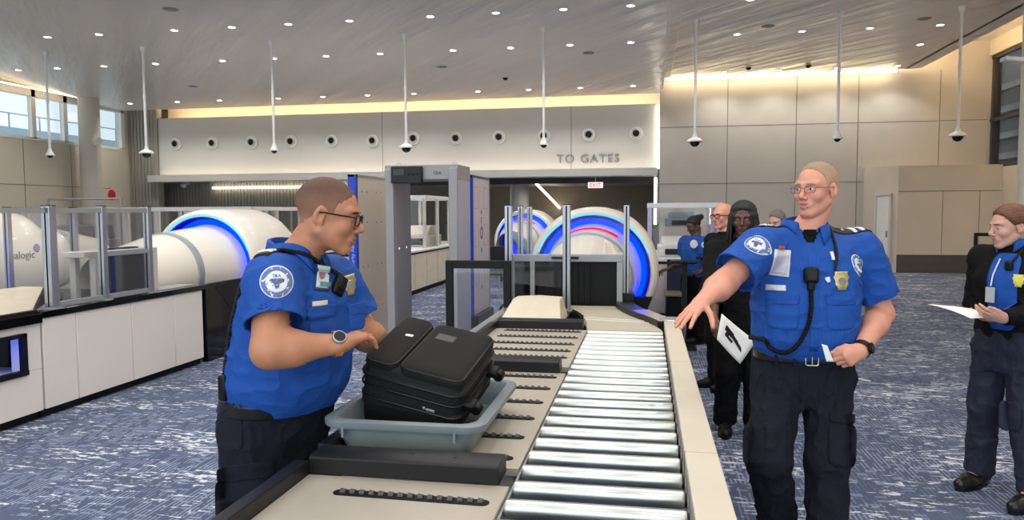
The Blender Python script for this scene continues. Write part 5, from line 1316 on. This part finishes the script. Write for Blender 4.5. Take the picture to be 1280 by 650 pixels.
MB().cyl(cc+nU*.008, cc+nU*.0088, .0190, n=28).build('face', M_blk_gloss, case)
# uniform details
def sleeve_patch(q, p, s, label=None, w=.085):
    S = Vector(p['sh'+s]); E = Vector(p['sl'+s]); ax = (E-S).normalized(); side = (q['r'] if s == 'R' else -q['r']); side = (side-ax*side.dot(ax)).normalized(); return S, ax, side
def round_patch(q, c, d, w, parent):
    d = Vector(d).normalized(); v = (UPZ-d*UPZ.dot(d)).normalized(); u = v.cross(-d)*1
    u = -u if u.dot(RW) < 0 and abs(u.dot(RW)) > .2 else u
    o = np_mesh('shoulder_patch', [patch(q['G'], c, d, u, v, w, w, 'disc', .0015, 14)], M_pr_white, parent)
    rp = []
    V, Fq = patch(q['G'], c, d, u, v, w*.93, w*.93, 'disc', .0028, 14); np_mesh('patch_ring', [(V, Fq)], mat('patch_blue_grey', (98, 116, 164), .7), o)
    np_mesh('patch_field', [patch(q['G'], c, d, u, v, w*.66, w*.66, 'disc', .0042, 12)], M_pr_white, o)
    np_mesh('patch_eagle', [patch(q['G'], Vector(c)+v*w*.02, d, u, v, w*.42, w*.15, 'shield', .0055, 8), patch(q['G'], Vector(c)-v*w*.10, d, u, v, w*.16, w*.22, 'shield', .0055, 8)], mat('patch_print_navy', (84, 98, 142), .7), o)
    text_patch('patch_lettering', 'TSA', q['G'], Vector(c)+v*w*.18, d, u, v, w*.15, .0058, MATS['patch_print_navy'], o)
    return o
c_ = D(346, 352, 2.20); round_patch(q1, c_, (c_-Vector((0, 0, 1.6))).normalized(), .105, q1['shirt'])
def vdeco(q, name, px, py, dep, w, h, m, parent=None, shape='rect', off=.003, rot=0., n=10):
    """patch laid on the shirt, found by walking into the scene from the viewer's side"""
    c = D(px, py, dep); d = (c-Vector((0, 0, 1.6))).normalized(); r = q['r']; u = -r*cos(rot)+UPZ*sin(rot); v = UPZ*cos(rot)+r*sin(rot)
    return np_mesh(name, [patch(q['G'], c-d*.15, d, u, v, w, h, shape, off, n)], m, parent or q['shirt'])
vdeco(q1, 'name_tag', 400, 379, 2.4, .075, .017, mat('name_tag_cream', (226, 214, 190), .4, .1), None, 'rect', .004, -.03)
bdg = vdeco(q1, 'id_card', 404, 347, 2.4, .072, .088, mat('id_holder_dark', (60, 72, 78), .4), None, 'rect', .007, -.16)
vdeco(q1, 'card_face', 404, 346, 2.4, .060, .076, mat('id_card_aqua', (186, 214, 220), .4), bdg, 'rect', .010, -.16)
vdeco(q1, 'card_photo', 403, 342, 2.4, .030, .036, mat('id_photo_pink', (170, 96, 110), .5), bdg, 'disc', .013, -.16)
vdeco(q1, 'card_strip', 407, 355, 2.4, .052, .016, mat('id_strip_green', (96, 130, 128), .5), bdg, 'rect', .013, -.16)
vdeco(q1, 'pocket', 404, 408, 2.4, .135, .105, M_shirt, None, 'round', .0022, 0); vdeco(q1, 'pocket_flap', 403, 390, 2.4, .145, .046, M_shirt, None, 'round', .005, 0)
vdeco(q1, 'pocket', 447, 398, 2.4, .07, .07, M_shirt, None, 'round', .0012, 0); vdeco(q1, 'pocket_flap', 447, 386, 2.4, .075, .035, M_shirt, None, 'round', .003, 0)
bg_ = vdeco(q1, 'star_badge', 438, 356, 2.5, .060, .075, M_goldbadge, None, 'shield', .006, .1); vdeco(q1, 'badge_center', 438, 356, 2.5, .030, .030, mat('badge_silver', (196, 200, 204), .3, .8), bg_, 'disc', .011, 0)
# shoulder board
def board(q, A, B, d, parent, wid=.055):
    A, B = Vector(A), Vector(B); ax = (B-A).normalized(); mid = (A+B)/2; L = (B-A).length; sd = ax.cross(UPZ).normalized()
    o = np_mesh('shoulder_board', [patch(q['G'], mid+UPZ*.2, -UPZ, ax, sd, L, wid, 'rect', .006, 10)], M_black, parent)
    for t in (-.30, -.12): np_mesh('stripe', [patch(q['G'], mid-ax*L*t+UPZ*.2, -UPZ, ax, sd, L*.07, wid*.96, 'rect', .010, 6)], M_pr_white, o)
    text_patch('board_letters', 'TSA', q['G'], mid-ax*L*.15+UPZ*.2, -UPZ, sd, -ax, .018, .011, M_pr_white, o)
    return o
nk1 = q1['O']+q1['f']*.09
board(q1, nk1+q1['r']*.085+UPZ*1.45, P1['shR']+q1['r']*.045-q1['f']*.0, 0, q1['shirt'])
# radio microphone with cord over the shoulder
mc = thing('radio_microphone', 'black radio speaker microphone with coiled cord on the left officer chest', 'radio', D(412, 350, 2.45))
def vhit(q, px, py, off=.0):
    c = D(px, py, 2.0); d = (c-Vector((0, 0, 1.6))).normalized(); w = Vector(q['G'].hit(np.array([tuple(c)]), np.array(tuple(d)), 1.3)[0]); return w-d*off
hp = vhit(q1, 424, 357, .020)
Mm = Matrix((q1['r'], q1['f'], UPZ)).transposed() @ Matrix.Rotation(-.55, 3, 'Y')
MB().obox(hp, (.052, .030, .075), Mm).build('speaker', M_black, mc, .010); MB().obox(hp+Mm @ Vector((0, .017, .005)), (.036, .004, .040), Mm).build('grille', M_dark, mc, .002)
def on_top(q, x, y, z0=1.7, off=.010):   # drop onto the shoulder
    c = q['O']+q['r']*x+q['f']*y+UPZ*z0; w = Vector(q['G'].hit(np.array([tuple(c)]), np.array((0, 0, -1.)), .8)[0]); return w+UPZ*off
def on_front(q, x, z, off=.010, turn=0):
    f = Matrix.Rotation(turn, 3, 'Z') @ q['f']; c = q['O']+q['r']*x+f*.45+UPZ*z; w = Vector(q['G'].hit(np.array([tuple(c)]), np.array(tuple(-f)), .7)[0]); return w+f*off
pth = [hp+Mm @ Vector((0, 0, .035)), vhit(q1, 404, 332, .014), vhit(q1, 385, 320, .014), vhit(q1, 366, 315, .014)]
back = [D(346, 313, 2.50), D(322, 328, 2.50), D(305, 350, 2.50), D(294, 385, 2.52), D(286, 425, 2.54), D(281, 465, 2.55), D(282, 480, 2.55)]
MB().tube(coil(smooth_path(pth+back), .0065, 100), .0032, 6).build('coiled_cord', M_black, mc)
# cargo pocket and side seam on the trousers
def leg_patch(q, name, px, py, dep, w, hgt, m, off=.004, shape='round', parent=None):
    c = D(px, py, dep); d = (c-Vector((0, 0, 1.6))).normalized(); u = d.cross(UPZ).normalized(); v = u.cross(d)
    return np_mesh(name, [patch(q['L'], c-d*.25, d, u, v, w, hgt, shape, off, 10)], m, parent or q['trousers'])
leg_patch(q1, 'cargo_flap', 308, 590, 2.55, .19, .055, M_navy, .007); leg_patch(q1, 'cargo_pocket', 306, 622, 2.55, .19, .16, M_navy, .004)
leg_patch(q1, 'front_pocket_seam', 300, 535, 2.55, .012, .14, M_navy, .003)
ph = MB().obox(D(283, 484, 2.55), (.05, .035, .09), Matrix((q1['r'], q1['f'], UPZ)).transposed()).build('belt_pouch', M_black, bt, .008)

# ================= right officer
f2 = -FW*cos(radians(8))-RW*sin(radians(8)); r2 = Vector(f2).cross(UPZ); O2 = G0(1006, 3.30)
st2 = [(.93, 0, .0, .190, .135), (.975, 0, .01, .208, .155), (1.05, 0, .02, .222, .165), (1.15, 0, .02, .225, .160), (1.26, 0, .01, .228, .150), (1.36, 0, 0, .225, .135), (1.43, 0, -.01, .195, .112), (1.48, 0, -.015, .125, .085), (1.515, 0, -.015, .075, .068), (1.535, 0, -.015, .066, .062)]
hips2 = [(.74, 0, -.01, .16, .12), (.84, 0, -.01, .207, .140), (.93, 0, -.005, .208, .145), (.985, 0, 0, .205, .145)]
a2, b2 = O2+r2*.105, O2-r2*.105
P2 = dict(O=O2, f=f2, hc=D(1020, 238, 3.27), hf=-FW*cos(radians(54))-RW*sin(radians(54)), pitch=.03, hs=1.0, st=st2, hips=hips2, h=.0045, hh=.002, ha=.003,
    head=dict(jaw=1.0, nose=1.0, mouth_open=.004), hairline=[(-.13, -.06), (-.09, -.05), (-.045, -.012), (-.02, .012), (.0, .022), (.024, .008), (.031, .030), (.040, .062), (.052, .084), (.066, .102), (.10, .125)], gaze=(.35, -.05), hair_off=.0045, hair_m=fade_mat('short_sandy_hair', (158, 132, 104), (206, 150, 126), .25, .85), neck_r=.060,
    shR=D(952, 309, 3.25), elR=D(905, 354, 3.15), wrR=D(878, 377, 2.96), slR=D(919, 341, 3.17), shL=D(1074, 312, 3.34), elL=D(1101, 392, 3.36), wrL=D(1076, 438, 3.12), slL=D(1095, 372, 3.36), sr=(.088, .100), ar=(.058, .054, .052, .033),
    handR=dict(d=D(850, 401, 2.86)-D(878, 377, 2.96), n=UPZ*.75-FW*.3-RW*.25, s=-UPZ*.6-FW*.75+RW*.4, c=CURL_FLAT, spread=(.22, .05, -.07, -.18), th=[(1.0, .5), (.75, .55), (.55, .5)]),
    handL=dict(d=D(1047, 455, 3.06)-D(1076, 438, 3.12), n=-FW*.85+UPZ*.25+RW*.2, s=UPZ*.9-RW*.3, c=[(1.1, 1.3, .7), (1.15, 1.4, .8), (1.2, 1.45, .8), (1.25, 1.4, .8)], th=[(.55, .15), (.1, .4), (-.2, .6)]),
    hipR=a2+UPZ*.84, kneeR=D(960, 573, 3.24), ankR=D(978, 690, 3.55), hipL=b2+UPZ*.84, kneeL=D(1034, 573, 3.25), ankL=D(1032, 705, 3.22),
    toeR=-FW, toeL=-FW, skin=M_skin_fair, top_m=M_shirt, leg_m=M_navy, brow_m=mat('brow_sandy', (160, 124, 96), .8), seed=21, lr=(.108, .090, .074), neckcut=.078, hand_s=.98, pfold=.012)
q2 = build_person('tall person in royal blue uniform shirt pointing over the rollers with one arm', P2)
collar(q2['root'], q2['O']-q2['f']*.02, q2['f'], .082, 1.55, M_shirt, tilt=.65, open_=.95, parent=q2['shirt'], drop=.055, G=q2['G'])
ts = np_mesh('undershirt', [patch(q2['G'], q2['O']+q2['f']*.4+UPZ*1.490, -q2['f'], -q2['r'], UPZ, .060, .055, 'shield', .0025, 10)], M_blackcloth, q2['shirt'])
g2 = glasses(q2['M'], q2['hc'], q2['sc'], mat('bronze_wire', (96, 74, 60), .3, .5), ('thin wire spectacles worn by the right officer',), w=.050, hgt=.026, rim=.0011)
bt2, bf2 = belt(q2, hips2, .958, .010, M_leather, .040)
def belt_hit(x):
    c = q2['O']+q2['r']*x+q2['f']*.4+UPZ*.958; return Vector(bf2.hit(np.array([tuple(c)]), np.array(tuple(-q2['f'])), .6)[0])
MB2 = Matrix((q2['r'], q2['f'], UPZ)).transposed(); b0 = belt_hit(0)
bk_ = MB().tube([b0+q2['f']*.006+MB2 @ Vector((p_[0], 0, p_[1])) for p_ in rrect(0, 0, .026, .022, .008, 4)], .0042, 8, True).build('buckle', mat('buckle_silver', (190, 190, 190), .25, .9), bt2)
MB().obox(b0+q2['f']*.008, (.004, .004, .04), MB2).build('prong', MATS['buckle_silver'], bk_)
for x in (-.14, -.07, .07, .14): MB().obox(belt_hit(x), (.013, .010, .050), MB2).build('belt_loop', M_navy, bt2, .002)
idc = deco(q2, 'id_card', .132, 1.375, .080, .115, mat('id_sleeve_white', (222, 220, 226), .35), None, 'rect', .006, -.10)
deco(q2, 'card_face', .132, 1.370, .060, .085, mat('id_card_print', (196, 190, 206), .4), idc, 'rect', .010, -.10); deco(q2, 'card_clip', .132, 1.440, .030, .016, mat('clip_red', (170, 90, 80), .4), idc, 'rect', .010, -.1)
deco(q2, 'name_tag', .150, 1.268, .078, .024, mat('name_tag_silver', (206, 206, 208), .35, .2), None, 'rect', .004, 0)
for s_ in (1, -1):
    x_ = .125 if s_ > 0 else -.115
    deco(q2, 'pocket_flap', x_, 1.225, .135, .055, M_shirt, None, 'round', .0045, 0); pkt = deco(q2, 'pocket', x_, 1.155, .128, .125, M_shirt, None, 'round', .0024, 0); deco(q2, 'button', x_, 1.205, .012, .012, M_navyprint, pkt, 'disc', .007, 0)
deco(q2, 'placket', 0, 1.22, .034, .44, M_shirt, None, 'rect', .003, 0)
bd2 = deco(q2, 'gold_shield_badge', -.118, 1.300, .062, .078, M_goldbadge, None, 'shield', .006, 0); deco(q2, 'badge_center', -.118, 1.298, .032, .034, mat('badge_enamel', (140, 140, 130), .3, .6), bd2, 'disc', .011, 0); deco(q2, 'badge_rim', -.118, 1.298, .044, .046, M_goldbadge, bd2, 'disc', .009, 0)
deco(q2, 'collar_pin', -.085, 1.405, .012, .035, M_pr_white, None, 'rect', .012, .1); deco(q2, 'service_pin', -.060, 1.305, .020, .022, M_pr_white, None, 'shield', .006, .3)
board(q2, q2['O']-q2['r']*.085+UPZ*1.5, P2['shL']-q2['r']*.035+UPZ*.02, 0, q2['shirt'])
board(q2, q2['O']+q2['r']*.095+UPZ*1.5, P2['shR']+q2['r']*.02+UPZ*.02, 0, q2['shirt'])
c_ = D(1106, 333, 3.15); round_patch(q2, c_, q2['r']*.85+FW*.5, .095, q2['shirt'])
c_ = D(940, 292, 3.10); round_patch(q2, c_, -q2['r']*.45+FW*.55-UPZ*.6, .095, q2['shirt'])
mc = thing('radio_microphone', 'black radio speaker microphone with hanging coiled cord on the right officer chest', 'radio', D(1012, 328, 3.1))
hp = on_front(q2, .012, 1.325, .020); Mm = Matrix((q2['r'], q2['f'], UPZ)).transposed()
MB().obox(hp, (.062, .034, .068), Mm).build('speaker', M_black, mc, .012); MB().lathe([(.0005, .019), (.018, .019), (.020, .016)], (0, 0, 0), 'y', 18).v
gr_ = MB().obox(hp+q2['f']*.018, (.040, .005, .040), Mm); gr_.build('grille', M_dark, mc, .004); MB().obox(hp-UPZ*.045, (.030, .026, .04), Mm).build('cable_boot', M_black, mc, .006)
pth = [hp-UPZ*.06, on_front(q2, .018, 1.18, .014), on_front(q2, .035, 1.10, .016), on_front(q2, .075, 1.03, .030), on_front(q2, .12, .995, .036), on_front(q2, .17, 1.005, .022), on_front(q2, .195, 1.04, .012), q2['O']+q2['r']*.235+q2['f']*.02+UPZ*1.03]
MB().tube(coil(smooth_path(pth), .0070, 75), .0034, 6).build('coiled_cord', M_black, mc)
pth = [on_front(q2, -.118+.03, 1.345, .008), on_front(q2, -.10, 1.39, .008), on_front(q2, -.105, 1.44, .010), on_top(q2, -.10, .03, off=.010), on_top(q2, -.095, -.02, off=.010)]
MB().tube(smooth_path(pth), .006, 8).build('shoulder_strap', M_black, mc)
wv = (P2['wrL']-P2['elL']).normalized(); wc = P2['wrL']-wv*.012; nU = RW*.8+FW*-.35+UPZ*.3; nU = (nU-wv*nU.dot(wv)).normalized(); sU = wv.cross(nU)
wt = thing('wristwatch', 'black digital watch on the right officer wrist', 'watch', wc)
band(wc, wv, nU, sU, .026, .036, .036).build('strap', M_black, wt); cc = wc+nU*.037; cs_ = MB().cyl(cc-nU*.004, cc+nU*.010, .0235, n=28).build('case', M_black, wt, .003); MB().cyl(cc+nU*.010, cc+nU*.011, .016, n=24).build('face', M_blk_gloss, cs_)
def sheet(name, label, cat, corners, m, bend=.0, marks=None, n=8):
    t = thing(name, label, cat, corners[0]) if marks else None
    a, b, c, d = [Vector(q) for q in corners]; nrm = (b-a).cross(d-a).normalized(); vs = []
    for j in range(n+1):
        for i in range(n+1):
            u, v = i/n, j/n; vs.append(a.lerp(b, u).lerp(d.lerp(c, u), v)+nrm*bend*sin(pi*u))
    mb = MB().add(vs, [(j*(n+1)+i, j*(n+1)+i+1, (j+1)*(n+1)+i+1, (j+1)*(n+1)+i) for j in range(n) for i in range(n)])
    o = mb.build('page' if t else name, m, t); s = o.modifiers.new('thick', 'SOLIDIFY'); s.thickness = .0015
    if not t: tag(o, label, cat)
    if marks:
        k = MB()
        for (u0, v0, u1, v1, w) in marks:
            p = a.lerp(b, u0).lerp(d.lerp(c, u0), v0); q = a.lerp(b, u1).lerp(d.lerp(c, u1), v1)
            e = (q-p).normalized().cross(nrm)*w
            for sg in (1,): 
                off = nrm*(bend*sin(pi*(u0+u1)/2)-.003); k.add([p-e+off, q-e+off, q+e+off, p+e+off], [(0, 1, 2, 3)])
        k.build('printing', M_dark, t)
    return t or o
sheet('folded_paper', 'small folded white paper held in the right officer fist at the belt', 'paper', [D(1027, 430, 3.03), D(1034, 432, 3.03), D(1042, 452, 3.04), D(1033, 452, 3.04)], M_paper, 0)
leg_patch(q2, 'cargo_flap', 1053, 522, 3.15, .10, .05, M_navy, .009); leg_patch(q2, 'cargo_pocket', 1053, 556, 3.15, .11, .19, M_navy, .006); leg_patch(q2, 'cargo_pocket', 942, 556, 3.15, .09, .18, M_navy, .006)
leg_patch(q2, 'fly_seam', 1001, 480, 3.15, .010, .16, M_navy, .004)

# ================= the woman at the right edge
f3 = -RW*cos(radians(28))-FW*sin(radians(28)); r3 = Vector(f3).cross(UPZ); O3 = G0(1266, 4.12)
st3 = [(.88, 0, -.005, .175, .120), (.93, 0, 0, .180, .125), (1.02, 0, .0, .170, .118), (1.12, 0, .01, .175, .128), (1.22, 0, .015, .180, .130), (1.30, 0, 0, .170, .108), (1.36, 0, -.015, .130, .085), (1.40, 0, -.02, .070, .060), (1.42, 0, -.02, .058, .054)]
hips3 = [(.70, 0, -.01, .15, .12), (.80, 0, -.015, .185, .135), (.88, 0, -.01, .180, .132), (.94, 0, -.005, .168, .122)]
P3 = dict(O=O3, f=f3, hc=D(1262, 284, 4.10), hf=-RW*cos(radians(2))+FW*sin(radians(2)), pitch=.12, hs=.96, st=st3, hips=hips3, h=.006, hh=.003, ha=.0035,
    head=dict(jaw=.93, nose=.95, lady=True), hairline=[(-.13, -.05), (-.06, -.045), (-.03, -.005), (.0, .012), (.022, .020), (.038, .040), (.055, .064), (.072, .084), (.10, .11)], hair_off=.014, gaze=(0, -.3), hair_m=mat('auburn_hair', (110, 68, 44), .45, 0, .45, 30, .7, 60, stretch=(1, 1, 8)), neck_r=.044,
    shR=O3+r3*.175+f3*-.01+UPZ*1.33, elR=O3+r3*.20-f3*.02+UPZ*1.06, wrR=D(1240, 398, 4.14), shL=O3-r3*.175+UPZ*1.33, elL=O3-r3*.20+UPZ*1.06, wrL=D(1256, 398, 3.94), slR=O3+r3*.20+UPZ*1.1, slL=O3-r3*.20+UPZ*1.1, sr=(.066, .062), ar=(.044, .038, .036, .026), long=True, hand_s=.92,
    handL=dict(d=D(1222, 393, 3.92)-D(1256, 398, 3.94), n=-FW*.7-UPZ*.6+RW*.1, s=UPZ*.9-FW*.5, c=[(.3, .4, .3), (.4, .5, .3), (.5, .6, .3), (.6, .6, .3)], th=[(.4, .1), (.2, .2), (.1, .2)]),
    handR=dict(d=D(1207, 396, 4.10)-D(1240, 398, 4.14), n=-UPZ*.8+FW*.3, s=UPZ*.5-FW*.4, c=[(.25, .35, .2)]*4),
    hipR=O3+r3*.09+UPZ*.80, kneeR=O3+r3*.11+f3*.03+UPZ*.46, ankR=O3+r3*.13+f3*.02+UPZ*.10, hipL=O3-r3*.09+UPZ*.80, kneeL=O3-r3*.12+f3*.05+UPZ*.46, ankL=O3-r3*.20+f3*.10+UPZ*.10,
    toeR=f3, toeL=f3, skin=M_skin_lady, top_name='jacket', top_m=M_blackcloth, leg_m=mat('dark_navy_trousers', (26, 32, 52), .8, 0, .1, 14, .3, 150), brow_m=mat('brow_auburn', (120, 76, 54), .8), seed=33, lr=(.098, .078, .066), neckcut=.060)
q3 = build_person('woman with auburn tied-back hair in black jacket over blue shirt, holding papers', P3)
# open front of the jacket shows the blue shirt
np_mesh('blue_shirt', [patch(q3['G'], q3['O']+q3['f']*.4+UPZ*1.15-q3['r']*.02, -q3['f'], -q3['r'], UPZ, .15, .42, 'round', .005, 14)], M_shirt, q3['shirt'])

collar(q3['root'], q3['O']-q3['f']*.02, q3['f'], .062, 1.425, M_shirt, tilt=.6, open_=.8, parent=q3['shirt'], drop=.035, G=q3['G'])
sb_ = MB()
bdg = vdeco(q3, 'badge_patch', 1273, 351, 3.9, .058, .068, mat('badge_yellow', (214, 206, 92), .6, 0, .1, 60), None, 'shield', .008, 0)
lan = thing('id_lanyard', 'badge holder hanging on the blue shirt of the woman at right', 'badge', on_front(q3, .02, 1.2, .02))
MB().tube([on_front(q3, .01, 1.33, .012), on_front(q3, .02, 1.24, .014), on_front(q3, .025, 1.18, .016)], .004, 6).build('strap', M_pr_white, lan)
MB().obox(on_front(q3, .028, 1.13, .020), (.05, .006, .085), Matrix((q3['r'], q3['f'], UPZ)).transposed()).build('holder', mat('holder_clear', (168, 172, 178), .3), lan, .002)
mc = thing('radio_microphone', 'black radio microphone clipped on the jacket of the woman at right', 'radio', on_front(q3, -.06, 1.30, .02))
MB().obox(on_front(q3, -.05, 1.295, .020), (.042, .028, .052), Matrix((q3['r'], q3['f'], UPZ)).transposed()).build('speaker', M_black, mc, .010); MB().tube(smooth_path([on_front(q3, -.06, 1.32, .02), on_top(q3, -.09, .02, off=.012), on_top(q3, -.10, -.03, off=.012)]), .006, 6).build('strap', M_black, mc)
# tied hair
F = Field(*bbox([q3['hc']], .17), .004)
def hp3(x, y, z): return q3['hc']+q3['M'] @ (Vector((x, y, z))*q3['sc'])
F.cone(hp3(0, -.03, .055), hp3(0, -.105, .02), .075, .06, .03); F.cone(hp3(0, -.115, .02), hp3(0, -.14, -.02), .045, .030, .02)
F.folds(.004, [(.03, .03, .008)], 4)
np_mesh('hair_bun', [F.mesh()], P3['hair_m'], q3['root'])
sheet('paper_sheets', 'white paper sheets held low by the woman at the right edge', 'paper', [D(1160, 380, 4.02), D(1214, 398, 3.92), D(1250, 396, 4.02), D(1196, 383, 4.14)], M_paper, .008)
leg_patch(q3, 'cargo_pocket', 1262, 520, 4.0, .10, .16, P3['leg_m'], .007)

# ================= people farther back
def stander(label, px, dep, fdir, zcrown, cfg):
    s = zcrown/1.74; O = G0(px, dep) if not isinstance(px, Vector) else px; f = Vector(fdir).normalized(); r = f.cross(UPZ)
    def V(x, y, z): return O+r*x*s+f*y*s+UPZ*z*s
    k = cfg.get('wide', 1.)
    st = [(.90, 0, 0, .175*k, .125*k), (.96, 0, .0, .185*k, .13*k), (1.08, 0, .0, .18*k, .125*k), (1.20, 0, 0, .19*k, .13*k), (1.32, 0, -.005, .190*k, .118*k), (1.39, 0, -.01, .16*k, .095*k), (1.44, 0, -.015, .09, .07), (1.475, 0, -.015, .058, .056)]
    hips = [(.74, 0, 0, .15*k, .12*k), (.84, 0, 0, .185*k, .13*k), (.92, 0, 0, .178*k, .13*k), (.97, 0, 0, .172*k, .125*k)]
    sc_ = lambda L: [tuple(v*s for v in t) for t in L]
    p = dict(O=O, f=f, hc=V(0, .02, 1.62), hf=cfg.get('hf', f), pitch=cfg.get('pitch', .05), hs=s*.98, st=sc_(st), hips=sc_(hips), h=.008, hh=cfg.get('hh', .004), ha=.005,
        shR=V(.185*k, 0, 1.38), elR=V(.22*k, -.03, 1.10), wrR=V(.21*k, .08, .88), shL=V(-.185*k, 0, 1.38), elL=V(-.22*k, -.03, 1.10), wrL=V(-.21*k, .08, .88), slR=V(.2*k, 0, 1.2), slL=V(-.2*k, 0, 1.2), sr=(.078*k, .080*k), ar=(.05, .044, .042, .029),
        handR=dict(d=f*.3-UPZ, n=r, s=f, c=CURL_REST), handL=dict(d=f*.3-UPZ, n=-r, s=f, c=CURL_REST),
        hipR=V(.09, 0, .84), kneeR=V(.10, .02, .48), ankR=V(.11, -.02, .09), hipL=V(-.09, 0, .84), kneeL=V(-.10, .02, .48), ankL=V(-.11, -.02, .09), neckcut=None, brow_m=M_dark, simple=False, shoe_m=M_black)
    p.update(cfg.get('p', {})); return build_person(label, p, None), p
HAIRBLK = mat('black_hair', (20, 18, 18), .6, 0, .2, 40, .5, 90)
# man with shoulder-length locks
q4, p4 = stander('person with long dark locks in a black jacket holding papers behind the right officer', 928, 5.25, -FW*.97-RW*.25, 1.655, dict(hf=-FW*.93-RW*.36, pitch=.12, hh=.003, wide=1.05,
    p=dict(skin=M_skin_dark, top_m=M_blackcloth, top_name='jacket', leg_m=M_blackcloth, long=True, hair_m=HAIRBLK, hairline=[(-.13, -.08), (-.02, -.02), (.02, .02), (.05, .055), (.10, .10)], hair_off=.016, lip_m=M_lipd, seed=41,
    elR=D(893, 365, 5.15), wrR=D(892, 398, 4.92), handR=dict(d=D(893, 418, 4.86)-D(892, 398, 4.92), n=-RW*.8-FW*.4, s=-FW, c=CURL_REST))))
F = Field(*bbox([q4['hc']], .26), .004)
rnd = random.Random(4)
def hp4(x, y, z): return q4['hc']+q4['M'] @ (Vector((x, y, z))*q4['sc'])
F.ell(hp4(0, -.03, .055), (.092, .095, .082), .01)
for i in range(38):
    a = radians(-143+286*i/37)   # 0 = back
    jit = rnd.uniform(-.012, .012); x0, y0 = sin(a)*.075, -cos(a)*.085-.012; face = abs(a) > radians(128)
    zb = -.045+rnd.uniform(-.03, .03) if face else -.15+rnd.uniform(-.04, .02); k_ = 1.62 if not face else 1.28
    F.cone(hp4(x0*.8, y0*.8, .085), hp4(x0*1.30, y0*1.18, .03), .012, .011, .004); F.cone(hp4(x0*1.30, y0*1.18, .03), hp4(x0*k_+jit, y0*k_*.95, zb), .010, .007, .004)
np_mesh('locks', [F.mesh()], HAIRBLK, q4['root'])
np_mesh('blue_shirt', [patch(q4['G'], q4['O']+q4['f']*.4+UPZ*1.35, -q4['f'], -q4['r'], UPZ, .10, .10, 'shield', .006, 8)], M_shirt, q4['shirt'])
deco(q4, 'chest_badge', .11, 1.17, .045, .060, mat('badge_silver2', (176, 186, 190), .3, .4), None, 'shield', .008)
sheet('paper_sheets', 'white printed sheets hanging from the hand of the person with locks', 'paper', [D(902, 392, 4.80), D(945, 427, 4.84), D(925, 455, 4.80), D(896, 424, 4.76)], M_paper, .006, [(.12, .30, .45, .42, .016), (.40, .40, .62, .50, .012), (.60, .50, .85, .62, .010), (.2, .55, .5, .62, .008), (.25, .45, .35, .5, .016)])
# far officer at the podium
q5, p5 = stander('far person in blue uniform shirt with black hair bun looking down at a podium', 868, 8.95, -RW*.93-FW*.35, 1.53, dict(hf=-RW*.95-FW*.3, pitch=.45, wide=1.12,
    p=dict(skin=M_skin_dark, top_m=M_shirt, leg_m=M_blackcloth, hair_m=HAIRBLK, hairline=[(-.13, -.06), (-.02, -.005), (.03, .03), (.05, .06), (.10, .10)], hair_off=.014, lip_m=M_lipd, seed=51,
    wrR=D(838, 335, 8.6), wrL=D(880, 338, 8.7), handR=dict(d=-RW-UPZ*.2, n=UPZ, s=FW, c=CURL_REST), handL=dict(d=-RW*.9, n=UPZ, s=-FW, c=CURL_REST))))
F = Field(*bbox([q5['hc']], .2), .006)
c5 = q5['hc']+q5['M'] @ Vector((0, -.085, .05)); F.cone(c5, c5-q5['M'] @ Vector((0, .05, .0)), .05, .035, .02); np_mesh('hair_bun', [F.mesh()], HAIRBLK, q5['root'])
c_ = D(880, 306, 8.5); round_patch(q5, c_, FW*.9+RW*-.3, .10, q5['shirt'])
# bald man and masked person between the others
q6, p6 = stander('bald person in dark clothes mostly hidden behind the person with locks', 905, 6.6, -RW*.9-FW*.3, 1.665, dict(hf=-RW*.85-FW*.45, p=dict(skin=M_skin_fair, top_m=M_blackcloth, top_name='jacket', leg_m=M_blackcloth, long=True, seed=61)))
glasses(q6['M'], q6['hc'], q6['sc'], M_black, ('dark glasses on the bald person behind the locks',), w=.052, hgt=.034, rim=.003, lens=True)
q7, p7 = stander('grey-haired person wearing a white mask seen over the right officer shoulder', 972, 7.2, -RW*.8-FW*.5, 1.60, dict(hf=-RW*.75-FW*.6, pitch=.3, p=dict(skin=M_skin_lady, top_m=M_shirt, leg_m=M_blackcloth, seed=71, hair_m=mat('grey_hair', (110, 104, 100), .7, 0, .2, 60), hairline=BUZZ, hair_off=.008)))
np_mesh('face_mask', [xf(patch(q7['H']['F'], (0, .2, -.055), (0, -1, 0), (1, 0, 0), (0, 0, 1), .105, .085, 'round', .005, 10), q7['M'], q7['hc'], q7['sc'])], M_paper, q7['body'])
